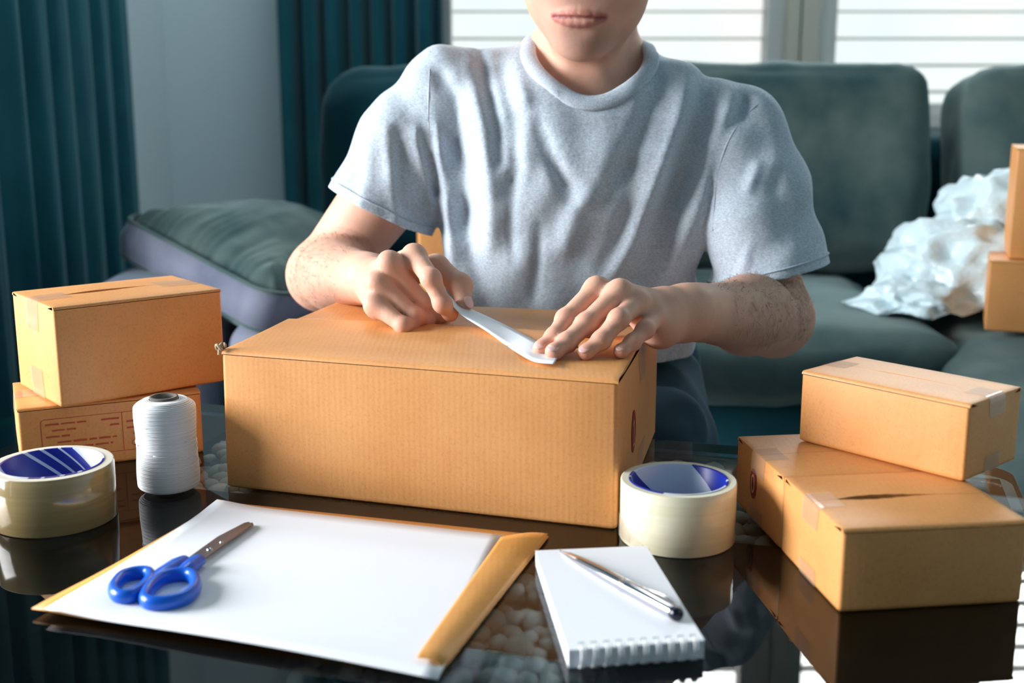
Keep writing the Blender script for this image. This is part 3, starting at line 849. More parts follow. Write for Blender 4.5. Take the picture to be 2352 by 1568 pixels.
# adhesive tape rolls
def tape_roll(label, front, ro, ri, h, m_out, m_side, m_core, spin):
    p = at_z(front[0], front[1], TZ); d = unit(V(p[0], p[1], 0)); c = p + d * ro
    o = empty('tape_roll', c, label, 'tape'); o.rotation_euler = (0, 0, spin)
    rc = ri + .0022
    v, f = lathe([(rc, .0004), (ro - .0006, .0004), (ro, .0010), (ro, h - .0008), (ro - .0008, h)], 128); a = mk('wound_tape', v + c, f, m_out, o); sharp(a, 50)
    rs = [rc + (ro - rc) * i / 12 for i in range(13)]
    v, f = lathe([(r, h + (.00025 if i % 2 else 0)) for i, r in enumerate(rs[:-1])] + [(ro - .0007, h)], 128); mk('wound_side', v + c, f, m_side, o)
    v, f = lathe([(ri, 0.0), (rc - .0002, 0.0), (rc - .0002, h + .0008), (ri + .0006, h + .0008), (ri, h + .0002)], 128, closed=True)
    a = mk('paper_core', v + c, f, m_core, o); sharp(a, 50)
    return o, c
rl, cL = tape_roll('roll of glossy tan packing tape with blue core, before the left boxes', (133, 1234), .0520, .0415, .0500, M['tan_tape'], M['tape_side'], M['core_a'], R_(305))
rr2, cR = tape_roll('roll of creamy clear packing tape with blue core, beside the largest box', (1553, 1283), .0480, .0390, .0510, M['clear_tape'], M['cream_side'], M['core_b'], R_(-30))
# loose end of the clear roll
vs = []; f = []
for i in range(13):
    a = R_(215 + i * 4.2); r = .0484 + .0012 * (1 - i / 12)
    for j in range(5):
        z = .004 + (.020 - .0008 * i) * j / 4 * (1 - i / 14)
        vs.append(cR + V(r * math.cos(a), r * math.sin(a), z))
f = [(i * 5 + j, (i + 1) * 5 + j, (i + 1) * 5 + j + 1, i * 5 + j + 1) for i in range(12) for j in range(4)]
mk('loose_end', np.array(vs), f, M['film'], rr2)

# spool of white thread
p = at_z(391, 1147, TZ); d = unit(V(p[0], p[1], 0)); Rs = .0272; c = p + d * Rs
hs = at_y(382, 905, c[1])[2] - TZ
spo = empty('thread_spool', c, 'spool of white thread standing beside the left boxes', 'thread')
prof = []
N = 74
for i in range(N):
    t = i / (N - 1); z = .004 + (hs - .010) * t
    r0 = Rs * (1.0 - .015 * t) + .0006 * math.sin(t * 9)
    if t < .05: r0 -= .004 * (1 - t / .05) ** 2
    if t > .93: r0 -= .0055 * ((t - .93) / .07) ** 2
    dz = (hs - .010) / (N - 1)
    for q, k in ((-.33, 0), (0, .0008), (.33, 0)): prof.append((r0 + k, z + q * dz))
prof = [(.012, .004)] + prof
r_in = .0125; zt_ = hs - .006
for i in range(9):
    r = prof[-1][0] - .0020; prof += [(r + .001, zt_ + .0003 * i + .0012), (r, zt_ + .0003 * i + .0008)]
    if r < r_in + .0016: break
v, f = lathe(prof, 72); mk('wound_thread', v + c, f, M['thread'], spo)
hel = []
for k in range(12):
    a0 = k * .55; t = np.linspace(0, 1, 26); z = .012 + (hs - .03) * ((k * .083 + .22 * t) % 1.0 if k % 2 else (k * .083 + .22 * (1 - t)) % 1.0)
    ok = np.abs(np.diff(z, prepend=z[0])) < .01
    r = Rs * (1 - .015 * z / hs) + .0004
    path = np.c_[r * np.cos(a0 - t * 3.4), r * np.sin(a0 - t * 3.4), z] + c
    cut = np.where(~ok)[0]
    segs = np.split(path, cut)
    hel += [tube(s, .0005, 5) for s in segs if len(s) > 3]
v, f = join(*hel); o = mk('crossing_strands', v, f, M['thread'], spo); o['kind'] = 'stuff'
v, f = lathe([(.0105, .0), (.0130, .0), (.0130, hs - .0018), (.0105, hs - .0018)], 40, closed=True); mk('cardboard_core', v + c, f, M['spool_core'], spo)

# spiral notebook
NZ = TZ + .0128
nb = [at_z(1306, 1494, NZ), at_z(1618, 1472, NZ), at_z(1484, 1255, NZ), at_z(1230, 1266, NZ)]
note = empty('notebook', (nb[0] + nb[2]) / 2 * V(1, 1, 0) + V(0, 0, TZ), 'small white spiral notepad under the silver pen', 'notebook')
def block(p, z0, z1):
    v = np.array([q * V(1, 1, 0) + V(0, 0, z) for z in (z0, z1) for q in p]); return v, [(3, 2, 1, 0), (4, 5, 6, 7), (0, 1, 5, 4), (1, 2, 6, 5), (2, 3, 7, 6), (3, 0, 4, 7)]
v, f = block(nb, TZ + .0005, NZ); o = mk('page_block', v, f, M['paper'], note, smooth=False)
cn = sum(nb) / 4; top = [q + unit(q - cn) * .0006 for q in nb]
v, f = block(top, NZ + .0001, NZ + .0006); mk('top_sheet', v, f, M['paper'], note, smooth=False)
lines = [block([nb[0] + (nb[3] - nb[0]) * -.001, nb[1] + (nb[2] - nb[1]) * -.001, nb[1], nb[0]], TZ + .001 + i * .0011, TZ + .0013 + i * .0011) for i in range(10)]
v, f = join(*lines); o = mk('page_edges', v, f, simple('page_edge_grey', (196, 204, 214), .8), note, smooth=False); o['kind'] = 'stuff'
ed = unit(nb[1] - nb[0]); dn = unit(nb[3] - nb[0]); W = np.linalg.norm(nb[1] - nb[0])
for i in range(10):
    s = W * (.085 + .092 * i)
    for k in (0, .0022):
        cen = nb[0] + ed * (s + k) + dn * .0015 + V(0, 0, -.0050)
        a = np.linspace(R_(-120), R_(98), 16)
        path = np.array([cen - dn * (.0068 * math.cos(q)) + V(0, 0, .0078 * math.sin(q)) + ed * (.0012 * q / 2) for q in a])
        path[:, 2] = np.maximum(path[:, 2], TZ + .0012)
        v, f = tube(path, .00075, 8); mk('wire_ring', v, f, M['white_plastic'], note)
for i in range(10):
    s = W * (.085 + .092 * i); q = nb[0] + ed * s + dn * .006
    v, f = block([q, q + ed * .004, q + ed * .004 + dn * .0035, q + dn * .0035], NZ + .0006, NZ + .0007); mk('punched_hole', v, f, simple('hole_grey', (150, 160, 172), .9) if i == 0 else bpy.data.materials['hole_grey'], note, smooth=False)

# ball pen
PZ = NZ + .0058
p0, p1 = at_z(1286, 1264, PZ - .0035), at_z(1560, 1413, PZ)
ax = unit(p1 - p0); Lp = np.linalg.norm(p1 - p0)
side = unit(np.cross(ax, (0, 0, 1))); upv = np.cross(side, ax)
MP = np.c_[side, upv, ax]
pen = empty('ballpoint_pen', p0, 'slim silver ballpoint pen lying on the white notepad', 'pen')
def pl(name, prof, mat, n=32):
    v, f = lathe([(r, z * Lp) for r, z in prof], n); return mk(name, v @ MP.T + p0, f, mat, pen)
pl('tip', [(0, 0), (.0006, .002), (.0008, .02), (.0019, .075), (.0021, .082)], M['chrome'])
pl('barrel', [(.0021, .082), (.0026, .09), (.0038, .2), (.0046, .32), (.0051, .45), (.0052, .56)], M['chrome'])
pl('centre_ring', [(.0052, .56), (.0056, .563), (.0056, .585), (.0052, .588), (.0055, .592), (.0055, .602), (.0052, .605)], M['chrome'])
pl('cap_barrel', [(.0052, .605), (.0053, .66), (.0052, .80), (.0047, .93), (.0044, .955)], M['chrome'])
pl('end_cap', [(.0044, .955), (.0049, .962), (.0049, .99), (.0040, 1.0), (0, 1.0)], M['pen_dark'])
tt = np.linspace(0, 1, 14)
ca = R_(200)
off = [(.0052 + .0034 * math.sin(math.pi * min(1, t * 1.1)) + .0006) for t in tt]
cd = side * math.cos(ca) * 1.0 + upv * 0.25; cd = unit(cd)
path = np.array([p0 + ax * Lp * (.955 - .30 * t) + cd * o for t, o in zip(tt, off)])
v, f = tube(path, np.interp(tt, [0, .8, 1], [.0014, .0011, .0016]), 10); mk('clip', v, f, M['chrome'], pen)

# strip of white tape being laid along the seam
near = [at_y(1020, 667, 1.140), at_y(1028, 685, 1.142), at_y(1042, 706, 1.140), at_y(1068, 729, 1.130), at_y(1118, 761, 1.100), at_y(1165, 795, 1.066)]
zb = TZ + bigh + .0055
near += [at_z(1203, 819, zb), at_z(1232, 832, zb - .001), at_z(1272, 836, zb - .001)]
far = [at_y(1022, 668, 1.150), at_y(1036, 683, 1.160), at_y(1056, 700, 1.168), at_y(1085, 711, 1.165), at_y(1150, 741, 1.142), at_y(1196, 764, 1.108)]
far += [at_z(1232, 783, zb + .001), at_z(1262, 792, zb - .0005), at_z(1296, 797, zb - .001)]
NA, FA = catmull(near, 6), catmull(far, 6); vs, f = [], []
for i in range(len(NA)):
    for j in range(6): t = j / 5; vs.append(NA[i] * (1 - t) + FA[i] * t)
f = [(i * 6 + j, i * 6 + j + 1, (i + 1) * 6 + j + 1, (i + 1) * 6 + j) for i in range(len(NA) - 1) for j in range(5)]
ts = mk('tape_strip', vs, f, M['tape_white'], None); md = ts.modifiers.new('thick', 'SOLIDIFY'); md.thickness = .0003
tag(ts, 'strip of white tape held between the two hands and stuck to the largest box', 'tape')

# crumpled foam wrap on the sofa
def blob(c, r, seed, amp):
    bm_ = bmesh.new(); bmesh.ops.create_icosphere(bm_, subdivisions=5, radius=1.0); bm_.verts.index_update()
    q = np.array([x.co[:] for x in bm_.verts]); fs = [tuple(x.index for x in y.verts) for y in bm_.faces]; bm_.free()
    out = []
    for p in q:
        n = noise.fractal(Vector(p) * 1.1 + Vector((seed, 0, 0)), .8, 2.0, 4); rd = abs(noise.noise(Vector(p) * 2.4 + Vector((0, seed, 0))))
        k = 1 + amp * .55 * n - amp * .75 * rd
        out.append(V(*c) + p * V(*r) * k)
    o = np.array(out); o[:, 2] = np.maximum(o[:, 2], .458 + .004 * np.sin(o[:, 0] * 90)); return o, fs
v, f = join(blob((.80, 2.06, .50), (.17, .14, .115), 2.2, .35), blob((.90, 2.12, .56), (.16, .12, .13), 5.1, .35), blob((.68, 1.98, .455), (.10, .09, .05), 8.4, .5))
w_ = mk('foam_wrap', v, f, M['wrap'], None); tag(w_, 'crumpled translucent white foam wrap lying on the sofa beside the right edge boxes', 'packing wrap')

#==PART4==
# ------------------------------------------------------------------ implicit-surface modeller (sparse surface nets)
F32 = np.float32
class Cone:                                     # tapered capsule
    def __init__(s, a, b, ra, rb): s.a = np.asarray(a, F32); s.b = np.asarray(b, F32); s.ra, s.rb = F32(ra), F32(rb); s.ab = s.b - s.a; s.L2 = F32(max(float(s.ab @ s.ab), 1e-9))
    def d(s, P):
        q = P - s.a; t = np.clip((q @ s.ab) / s.L2, 0, 1)
        q = q - t[..., None] * s.ab
        return np.sqrt((q * q).sum(-1)) - (s.ra + (s.rb - s.ra) * t)
class Ell:                                      # ellipsoid with orientation
    def __init__(s, c, r, R=None): s.c = np.asarray(c, F32); s.r = np.asarray(r, F32); s.R = None if R is None else np.asarray(R, F32)
    def d(s, P):
        q = P - s.c
        if s.R is not None: q = q @ s.R
        k0 = np.sqrt(((q / s.r) ** 2).sum(-1)); k1 = np.sqrt(((q / (s.r ** 2)) ** 2).sum(-1)) + F32(1e-9)
        return k0 * (k0 - 1) / k1
class Sect:                                     # stack of elliptical cross sections (z, cx, cy, rx, ry)
    def __init__(s, rows): s.t = np.asarray(rows, F32)
    def d(s, P):
        z = P[..., 2]; T_ = s.t; zc = np.clip(z, T_[0, 0], T_[-1, 0])
        cx, cy, rx, ry = [np.interp(zc, T_[:, 0], T_[:, i]).astype(F32) for i in (1, 2, 3, 4)]
        x = (P[..., 0] - cx); y = (P[..., 1] - cy)
        e = 2.4
        k = (np.abs(x / rx) ** e + np.abs(y / ry) ** e + 1e-9) ** (1 / e)
        k1 = np.sqrt((x / rx ** 2) ** 2 + (y / ry ** 2) ** 2) + 1e-6
        k0 = np.sqrt((x / rx) ** 2 + (y / ry) ** 2) + 1e-6
        dd = (k - 1) * k0 / k1
        dz = np.abs(z - zc)
        return np.where(dz > 0, np.sqrt(np.maximum(dd, 0) ** 2 + dz ** 2) + np.minimum(dd, 0) * (dz <= 0), dd).astype(F32)
class G:                                        # group joined by a smooth union of radius k
    def __init__(s, k, *ch): s.k, s.ch = k, ch
class Cut:                                      # smooth subtraction of b from a
    def __init__(s, k, a, b): s.k, s.a, s.b = k, a, b
class Off:                                      # offset outwards
    def __init__(s, a, m): s.a, s.m = a, m
class Disp:                                     # displacement of a field
    def __init__(s, a, fn, m): s.a, s.fn, s.m = a, fn, m
def smin(a, b, k):
    h = np.maximum(k - np.abs(a - b), 0) / k
    return np.minimum(a, b) - h * h * (k * F32(.25))
def ev(n, P, C, R):
    """P (nb,m,3) sample points, C (nb,3) block centres, R cull radius"""
    if isinstance(n, G):
        D = None
        for c in n.ch:
            d = ev(c, P, C, R + n.k)
            if D is None: D = d
            else:
                sel = np.where(d[:, 0] < 50)[0]
                if len(sel): D[sel] = smin(D[sel], d[sel], F32(n.k))
        return D
    if isinstance(n, Cut):
        A = ev(n.a, P, C, R + n.k); B = ev(n.b, P, C, R + n.k); sel = np.where(B[:, 0] < 50)[0]
        if len(sel): A[sel] = -smin(-A[sel], B[sel], F32(n.k))
        return A
    if isinstance(n, Off):
        return ev(n.a, P, C, R + n.m) - F32(n.m)
    if isinstance(n, Disp):
        A = ev(n.a, P, C, R + n.m); sel = np.where(A[:, 0] < 50)[0]
        if len(sel): A[sel] = A[sel] + n.fn(P[sel])
        return A
    D = np.full(P.shape[:2], 99, F32)
    sel = np.where(n.d(C) < R)[0]
    if len(sel): D[sel] = n.d(P[sel])
    return D
def field(n, P):
    P = np.asarray(P, F32).reshape(-1, 1, 3); return ev(n, P, P[:, 0], 9.0)[:, 0]
def surface_nets(node, lo, hi, h):
    lo = np.asarray(lo, float); nb = np.ceil((np.asarray(hi) - lo) / (8 * h)).astype(int); N = nb * 8 + 2
    I = np.stack(np.meshgrid(*[np.arange(k) for k in nb], indexing='ij'), -1).reshape(-1, 3)
    C = (lo + (I * 8 + 4) * h).astype(F32); Rb = F32(4 * h * 1.7321 + 3 * h)
    act = []
    for k in range(0, len(C), 20000):
        d = ev(node, C[k:k + 20000, None, :], C[k:k + 20000], 9.0)[:, 0]; act.append(np.abs(d) < Rb * 1.6)
    I = I[np.concatenate(act)]; C = (lo + (I * 8 + 4) * h).astype(F32)
    g = np.stack(np.meshgrid(*[np.arange(9)] * 3, indexing='ij'), -1)
    key = lambda q: (q[..., 0].astype(np.int64) * N[1] + q[..., 1]) * N[2] + q[..., 2]
    ids, pos, quads = [], [], []
    cor = [(a, b, c) for a in (0, 1) for b in (0, 1) for c in (0, 1)]
    eds = [(i, j) for i in range(8) for j in range(i + 1, 8) if sum(abs(cor[i][k] - cor[j][k]) for k in range(3)) == 1]
    for k in range(0, len(I), 1500):
        Ib = I[k:k + 1500]; Pg = (lo + (Ib[:, None, None, None, :] * 8 + g) * h).astype(F32)
        D = ev(node, Pg.reshape(len(Ib), 729, 3), C[k:k + 1500], Rb * 1.8).reshape(-1, 9, 9, 9)
        S = D < 0
        cs = [D[:, a:a + 8, b:b + 8, c:c + 8] for a, b, c in cor]
        ns = sum((q < 0).astype(np.int8) for q in cs); cell = np.argwhere((ns > 0) & (ns < 8))
        if len(cell):
            w = np.array([q[tuple(cell.T)] for q in cs]); acc = np.zeros((len(cell), 3)); cn = np.zeros(len(cell))
            for i, j in eds:
                m = (w[i] < 0) != (w[j] < 0); t = np.where(m, w[i] / np.where(m, w[i] - w[j], 1), 0)
                p = np.array(cor[i]) + t[:, None] * (np.array(cor[j]) - np.array(cor[i])); acc += p * m[:, None]; cn += m
            gi = Ib[cell[:, 0]] * 8 + cell[:, 1:]
            ids.append(key(gi)); pos.append(lo + (gi + acc / cn[:, None]) * h)
        for ax in range(3):
            o1, o2 = (ax + 1) % 3, (ax + 2) % 3
            sl = [slice(0, 8)] * 3; s2 = [slice(0, 8)] * 3; s2[ax] = slice(1, 9)
            A0, A1 = S[(slice(None), *sl)], S[(slice(None), *s2)]
            e = np.argwhere(A0 != A1)
            if not len(e): continue
            inside = A0[tuple(e.T)]; gi = Ib[e[:, 0]] * 8 + e[:, 1:]
            def sh(a, b): q = gi.copy(); q[:, o1] -= a; q[:, o2] -= b; return q
            q4 = np.stack([key(sh(0, 0)), key(sh(1, 0)), key(sh(1, 1)), key(sh(0, 1))], 1); ok = (sh(1, 1) >= 0).all(1)
            q4[~inside] = q4[~inside][:, ::-1]; quads.append(q4[ok])
    ids = np.concatenate(ids); pos = np.concatenate(pos); q = np.concatenate(quads)
    o = np.argsort(ids); ids, pos = ids[o], pos[o]
    ix = np.clip(np.searchsorted(ids, q), 0, len(ids) - 1); good = (ids[ix] == q).all(1)
    return pos, ix[good]
def npmesh(name, v, q, mat, parent, colr=None):
    me = bpy.data.meshes.new(name); b = wloc(parent)
    me.vertices.add(len(v)); me.vertices.foreach_set('co', (v - b).astype(F32).ravel())
    me.loops.add(q.size); me.loops.foreach_set('vertex_index', q.astype(np.int32).ravel())
    me.polygons.add(len(q)); me.polygons.foreach_set('loop_start', np.arange(0, q.size, 4, dtype=np.int32)); me.polygons.foreach_set('loop_total', np.full(len(q), 4, np.int32))
    me.polygons.foreach_set('use_smooth', np.ones(len(q), bool)); me.update(); me.validate()
    if colr is not None:
        a = me.color_attributes.new('Col', 'FLOAT_COLOR', 'POINT'); a.data.foreach_set('color', np.c_[colr, np.ones(len(colr))].astype(F32).ravel())
    me.materials.append(mat)
    o = bpy.data.objects.new(name, me); col.objects.link(o); o.parent = parent
    return o

# ------------------------------------------------------------------ the man
man = empty('person', (0.07, 1.62, 0), 'man in a grey t-shirt sitting on the sofa, pressing tape onto the largest box', 'person')
BT = TZ + bigh                                    # top of the box he works on

# joints of the arms and hands
ER, WR = V(-.238, 1.470, .590), V(-.1535, 1.250, .620)
SR = V(-.088, 1.455, .782)
EL, WL = V(.306, 1.350, .558), V(.1720, 1.125, .6070)
SL = V(.258, 1.420, .740)
Rh = {'index': [V(-.0985, 1.178, .6545), at_y(990, 640, 1.143), at_y(1016, 697, 1.138), at_y(1034, 720, 1.150)],
      'middle': [at_y(895, 604, 1.166), at_y(970, 697, 1.166), at_y(1003, 721, 1.176), at_y(1015, 726, 1.190)],
      'ring': [at_y(867, 650, 1.160), at_y(953, 727, 1.149), at_y(978, 735, 1.164), at_y(986, 733, 1.180)],
      'pinky': [at_y(861, 699, 1.150), at_y(927, 748, 1.131), at_y(946, 750, 1.146), at_y(954, 748, 1.160)]}
for k in Rh: Rh[k] = [V(p[0], p[1], max(p[2], BT + .0092)) for p in Rh[k]]
Rt = [V(-.128, 1.228, .626), at_y(1002, 612, 1.200), at_y(1058, 655, 1.182), at_y(1066, 699, 1.168)]
Lh = {'index': [V(.0789, 1.0852, .6357), V(.0496, 1.0609, .6118), V(.0386, 1.0425, .5990), V(.0265, 1.0335, .5905)],
      'middle': [V(.0993, 1.0719, .6351), V(.0671, 1.0465, .6101), V(.0495, 1.0297, .5968), V(.0370, 1.0172, .5905)],
      'ring': [V(.1156, 1.0745, .6245), V(.0959, 1.0380, .6162), V(.0797, 1.0273, .5990), V(.0656, 1.0190, .5902)],
      'pinky': [V(.1340, 1.0800, .6110), V(.1210, 1.0465, .6050), V(.1084, 1.0338, .5960), V(.0972, 1.0245, .5898)]}
Lt = [V(.150, 1.118, .612), V(.118, 1.128, .606), V(.090, 1.118, .600), V(.070, 1.100, .595)]
FRR = {'index': (.0106, .0093, .0084, .0073), 'middle': (.0106, .0093, .0084, .0074), 'ring': (.0101, .0086, .0078, .0069), 'pinky': (.0094, .0079, .0071, .0062)}
FR = {'index': (.0101, .0090, .0080, .0069), 'middle': (.0104, .0092, .0081, .0071), 'ring': (.0100, .0087, .0078, .0067), 'pinky': (.0094, .0077, .0068, .0060)}
def finger(J, r, k=.004):
    out = []
    for i in range(3):
        out.append(Cone(J[i], J[i + 1], r[i], r[i + 1] * (1.0 if i < 2 else 1.0)))
        if i: # knuckle swelling
            out.append(Ell(J[i], (r[i] * 1.10,) * 3))
    out.append(Ell(J[3], (r[3] * 1.04,) * 3))
    return G(k, *out)
def hand(J, thumb, W, palmdown, E, FR):
    fs = [finger(J[k], FR[k]) for k in ('index', 'middle', 'ring', 'pinky')]
    th = G(.006, Cone(thumb[0], thumb[1], .0155, .0125), Cone(thumb[1], thumb[2], .0120, .0105), Cone(thumb[2], thumb[3], .0104, .0086), Ell(thumb[2], (.0112,) * 3))
    pd = unit(palmdown); pal = []
    for k, r0 in (('index', .0115), ('middle', .0115), ('ring', .011), ('pinky', .0105)):
        m = J[k][0]; w = W + (m - W) * .18
        pal.append(Cone(w + pd * .004, m + pd * .002, .015, r0))
        pal.append(Cone(w + pd * .012, m + pd * .0075 - (m - W) * .08, .015, .0105))
    cen = sum(J[k][0] for k in J) / 4
    pal.append(Ell((cen + W) / 2 + pd * .010, (.026, .026, .018)))
    kn = [Ell(J[k][0] - pd * .0012, (r, r, r)) for k, r in (('index', .0108), ('middle', .0112), ('ring', .0104), ('pinky', .0098))]
    wr = Cone(W + unit(E - W) * .035, W, .024, .0235)
    wr2 = Cone(W + unit(E - W) * .02, W + (cen - W) * .35, .0225, .020)
    tend = [Cone(W + (J[k][0] - W) * .45 - pd * .0085, J[k][0] - pd * .0060, .0030, .0045) for k in ('index', 'middle', 'ring')]
    palm = G(.010, *pal, wr, wr2)
    return G(.007, G(.004, palm, *kn, *tend), G(.0015, *fs), th)
pdR = V(.55, -.15, -.80); pdL = V(-.25, .30, -.92)
def arm(S, E, W, fl):
    ax = unit(W - E)
    return [Cone(S, E, .050, .040), Cone(S * .6 + E * .4 + V(0, -.012, 0), E * .8 + S * .2, .044, .036),
            Cone(E, E * .62 + W * .38, .041, .040), Cone(E * .62 + W * .38, W, .040, .0255), Ell(E, (.042, .042, .042)), Ell(E * .72 + W * .28 + V(0, 0, .004), (.043, .043, .041))]
# head frame
hx = unit(V(1, -.20, -.035)); hf = unit(V(-.25, -.93, -.17)); hf = unit(hf - hx * (hf @ hx)); hu = -np.cross(hx, hf); hu = hu if hu[2] > 0 else -hu
HC = V(.0905, 1.405, .9835)
HM = np.c_[hx, hf, hu]
def hp(x, f, u): return HC + HM @ V(x, f, u)
def hE(c, r): return Ell(hp(*c), r, HM)
def hC(a, b, ra, rb): return Cone(hp(*a), hp(*b), ra, rb)
lipM = [(-.0285, .0775, -.0728), (-.0150, .0890, -.0722), (0, .0935, -.0718), (.0150, .0890, -.0722), (.0285, .0775, -.0728)]
lipU = [(-.0270, .0775, -.0725), (-.0180, .0860, -.0708), (-.0090, .0905, -.0690), (-.0035, .0920, -.0682), (0, .0918, -.0690), (.0035, .0920, -.0682), (.0090, .0905, -.0690), (.0180, .0860, -.0708), (.0270, .0775, -.0725)]
lipL = [(-.0250, .0780, -.0742), (-.0160, .0860, -.0768), (-.0080, .0895, -.0788), (0, .0905, -.0795), (.0080, .0895, -.0788), (.0160, .0860, -.0768), (.0250, .0780, -.0742)]
head = G(.022, hE((0, -.010, .035), (.075, .093, .084)), hE((0, .030, -.020), (.066, .058, .080)), hE((0, .026, -.062), (.0660, .056, .054)),
         hE((0, .060, -.104), (.031, .026, .021)), hE((-.036, .048, -.036), (.033, .034, .036)), hE((.036, .048, -.036), (.033, .034, .036)),
         hE((0, .068, -.068), (.033, .021, .024)), hE((0, .072, .038), (.050, .022, .018)))
nose = G(.008, hC((0, .084, .010), (0, .104, -.030), .0085, .0105), hE((0, .106, -.034), (.0115, .011, .0095)), hE((-.014, .094, -.039), (.0085, .0110, .0080)), hE((.014, .094, -.039), (.0085, .0110, .0080)))
def onface(L_, inset):
    out = []
    for x, f0, u in L_:
        fs = np.linspace(.115, .04, 151); d = field(face0, np.array([hp(x, q, u) for q in fs])); i = np.where(d < 0)[0]
        out.append((x, (fs[i[0]] if len(i) else f0) - inset, u))
    return out
face0 = G(.007, head, nose); lipU = onface(lipU, .0004); lipL = onface(lipL, .0006)
lipM = [(x, f + .0030 * (1 - (x / .031) ** 2) + .0004, u) for x, f, u in onface([(q[0] * 1.0, q[1], q[2]) for q in catmull(lipM, 3)], 0)]
rU = [.0018, .0033, .0040, .0042, .0040, .0042, .0040, .0033, .0018]; rL = [.0018, .0038, .0050, .0054, .0050, .0038, .0018]
lips = G(.0022, G(.002, *[hC(a, b, ra, rb) for a, b, ra, rb in zip(lipU, lipU[1:], rU, rU[1:])]), G(.002, *[hC(a, b, ra, rb) for a, b, ra, rb in zip(lipL, lipL[1:], rL, rL[1:])]))
ears = G(.004, hE((-.074, -.004, -.004), (.010, .020, .032)), hE((.074, -.004, -.004), (.010, .020, .032)))
face = G(.007, head, nose); face = G(.006, face, lips); face = G(.006, face, ears)
carve = G(.001, *[hC(a, b, .0011, .0011) for a, b in zip(lipM, lipM[1:])])
face = Cut(.0025, face, carve)
face = Cut(.010, face, G(.004, hE((-.032, .088, .012), (.016, .012, .010)), hE((.032, .088, .012), (.016, .012, .010))))
face = Cut(.012, face, hE((0, .1000, -.0900), (.020, .0080, .0050)))
NB = V(.088, 1.462, .828)
neck = G(.02, Cone(hp(0, -.030, -.045), NB + V(0, .01, 0), .054, .060), Cone(hp(-.02, .02, -.07), NB + V(-.012, -.030, -.02), .026, .016), Cone(hp(.02, .02, -.07), NB + V(.012, -.030, -.02), .026, .016),
         Cone(NB + V(-.03, .02, .04), NB + V(-.13, .005, -.025), .030, .040), Cone(NB + V(.03, .02, .04), NB + V(.14, -.01, -.05), .030, .040), Cone(NB + V(0, .02, .02), NB + V(0, .0, -.06), .062, .080))
torso = G(.05, Ell((.09, 1.475, .735), (.150, .092, .120)), Ell((.08, 1.53, .62), (.135, .090, .130)), Ell((.075, 1.64, .49), (.150, .105, .095)))
KR, KL, AR_, AL_ = V(-.105, 1.395, .400), V(.175, 1.360, .400), V(-.10, 1.44, .08), V(.20, 1.42, .08)
HR_, HL_ = V(-.02, 1.66, .475), V(.165, 1.65, .475)
legs = G(.02, Cone(HR_, KR, .070, .048), Cone(HL_, KL, .070, .048), Cone(KR, AR_, .046, .030), Cone(KL, AL_, .046, .030),
         Cone(AR_ + V(0, .02, -.045), AR_ + V(-.02, -.13, -.055), .030, .022), Cone(AL_ + V(0, .02, -.045), AL_ + V(.02, -.13, -.055), .030, .022))
heel = G(.014, Ell(at_y(1516, 752, 1.098), (.018, .022, .019)), Cone(at_y(1516, 748, 1.100), WL + V(-.01, -.004, -.004), .017, .021))
handR = hand(Rh, Rt, WR, pdR, ER, FRR); handL = hand(Lh, Lt, WL, pdL, EL, FR)
armsR = G(.016, *arm(SR, ER, WR, 1)); armsL = G(.016, *arm(SL, EL, WL, 1))
bodyn = G(.014, G(.03, G(.018, face, neck), torso), G(.012, armsR, handR), G(.012, armsL, G(.010, handL, heel)), legs)
bv, bq = surface_nets(bodyn, (-.34, 1.00, -.005), (.42, 1.80, 1.10), .0022)

# skin colour: base, lips, painted mouth-crease shade, knuckles, fingertips, shaved chin, forearm hair tone
base = V(*srgb(222, 172, 148)[:3]); cv = np.tile(base, (len(bv), 1))
def seg_d(p, a, b):
    ab = b - a; t = np.clip(((p - a) @ ab) / (ab @ ab), 0, 1); return np.linalg.norm(p - a - t[:, None] * ab, axis=1)
def blend(mask, c): 
    global cv
    cv = cv * (1 - mask[:, None]) + np.array(srgb(*c)[:3]) * mask[:, None]
near_h = bv[:, 2] > .80
lu = np.full(len(bv), 9.0); loc_h = (bv - HC) @ HM
sel = np.where(near_h & (loc_h[:, 1] > .06) & (loc_h[:, 2] < -.05) & (np.abs(loc_h[:, 0]) < .04))[0]
if len(sel):
    d_ = np.min([seg_d(bv[sel], hp(*a), hp(*b)) for L_ in (lipU, lipL) for a, b in zip(L_, L_[1:])], axis=0)
    m_ = np.zeros(len(bv)); m_[sel] = np.clip(1.2 - (d_ - .0030) / .0030, 0, 1) * .85; blend(m_, (184, 100, 96))
    d_ = np.min([seg_d(bv[sel], hp(*a), hp(*b)) for a, b in zip(lipM, lipM[1:])], axis=0)
    m_ = np.zeros(len(bv)); m_[sel] = np.exp(-(d_ / .0016) ** 2) * .8; blend(m_, (92, 42, 42))  # shade of the crease between the lips, painted into the skin colour
ch = np.exp(-(((loc_h[:, 0]) / .045) ** 2 + ((loc_h[:, 2] + .100) / .022) ** 2)) * (loc_h[:, 1] > .02) * near_h
blend(ch * .62, (118, 96, 90))
mu = np.exp(-((loc_h[:, 0] / .030) ** 2 + ((loc_h[:, 2] + .055) / .007) ** 2)) * (loc_h[:, 1] > .06) * near_h
blend(mu * .5, (122, 96, 88))
for H_ in (Rh, Lh):
    for k, J in H_.items():
        for i, w_ in ((0, .35), (1, .55), (2, .35), (3, .55)):
            rr_ = .010 if i < 3 else .009
            idx = np.where(np.abs(bv - J[i]).max(1) < .03)[0]; m_ = np.zeros(len(bv)); m_[idx] = np.exp(-(np.linalg.norm(bv[idx] - J[i], axis=1) / rr_) ** 4) * w_
            blend(m_, (206, 128, 106))
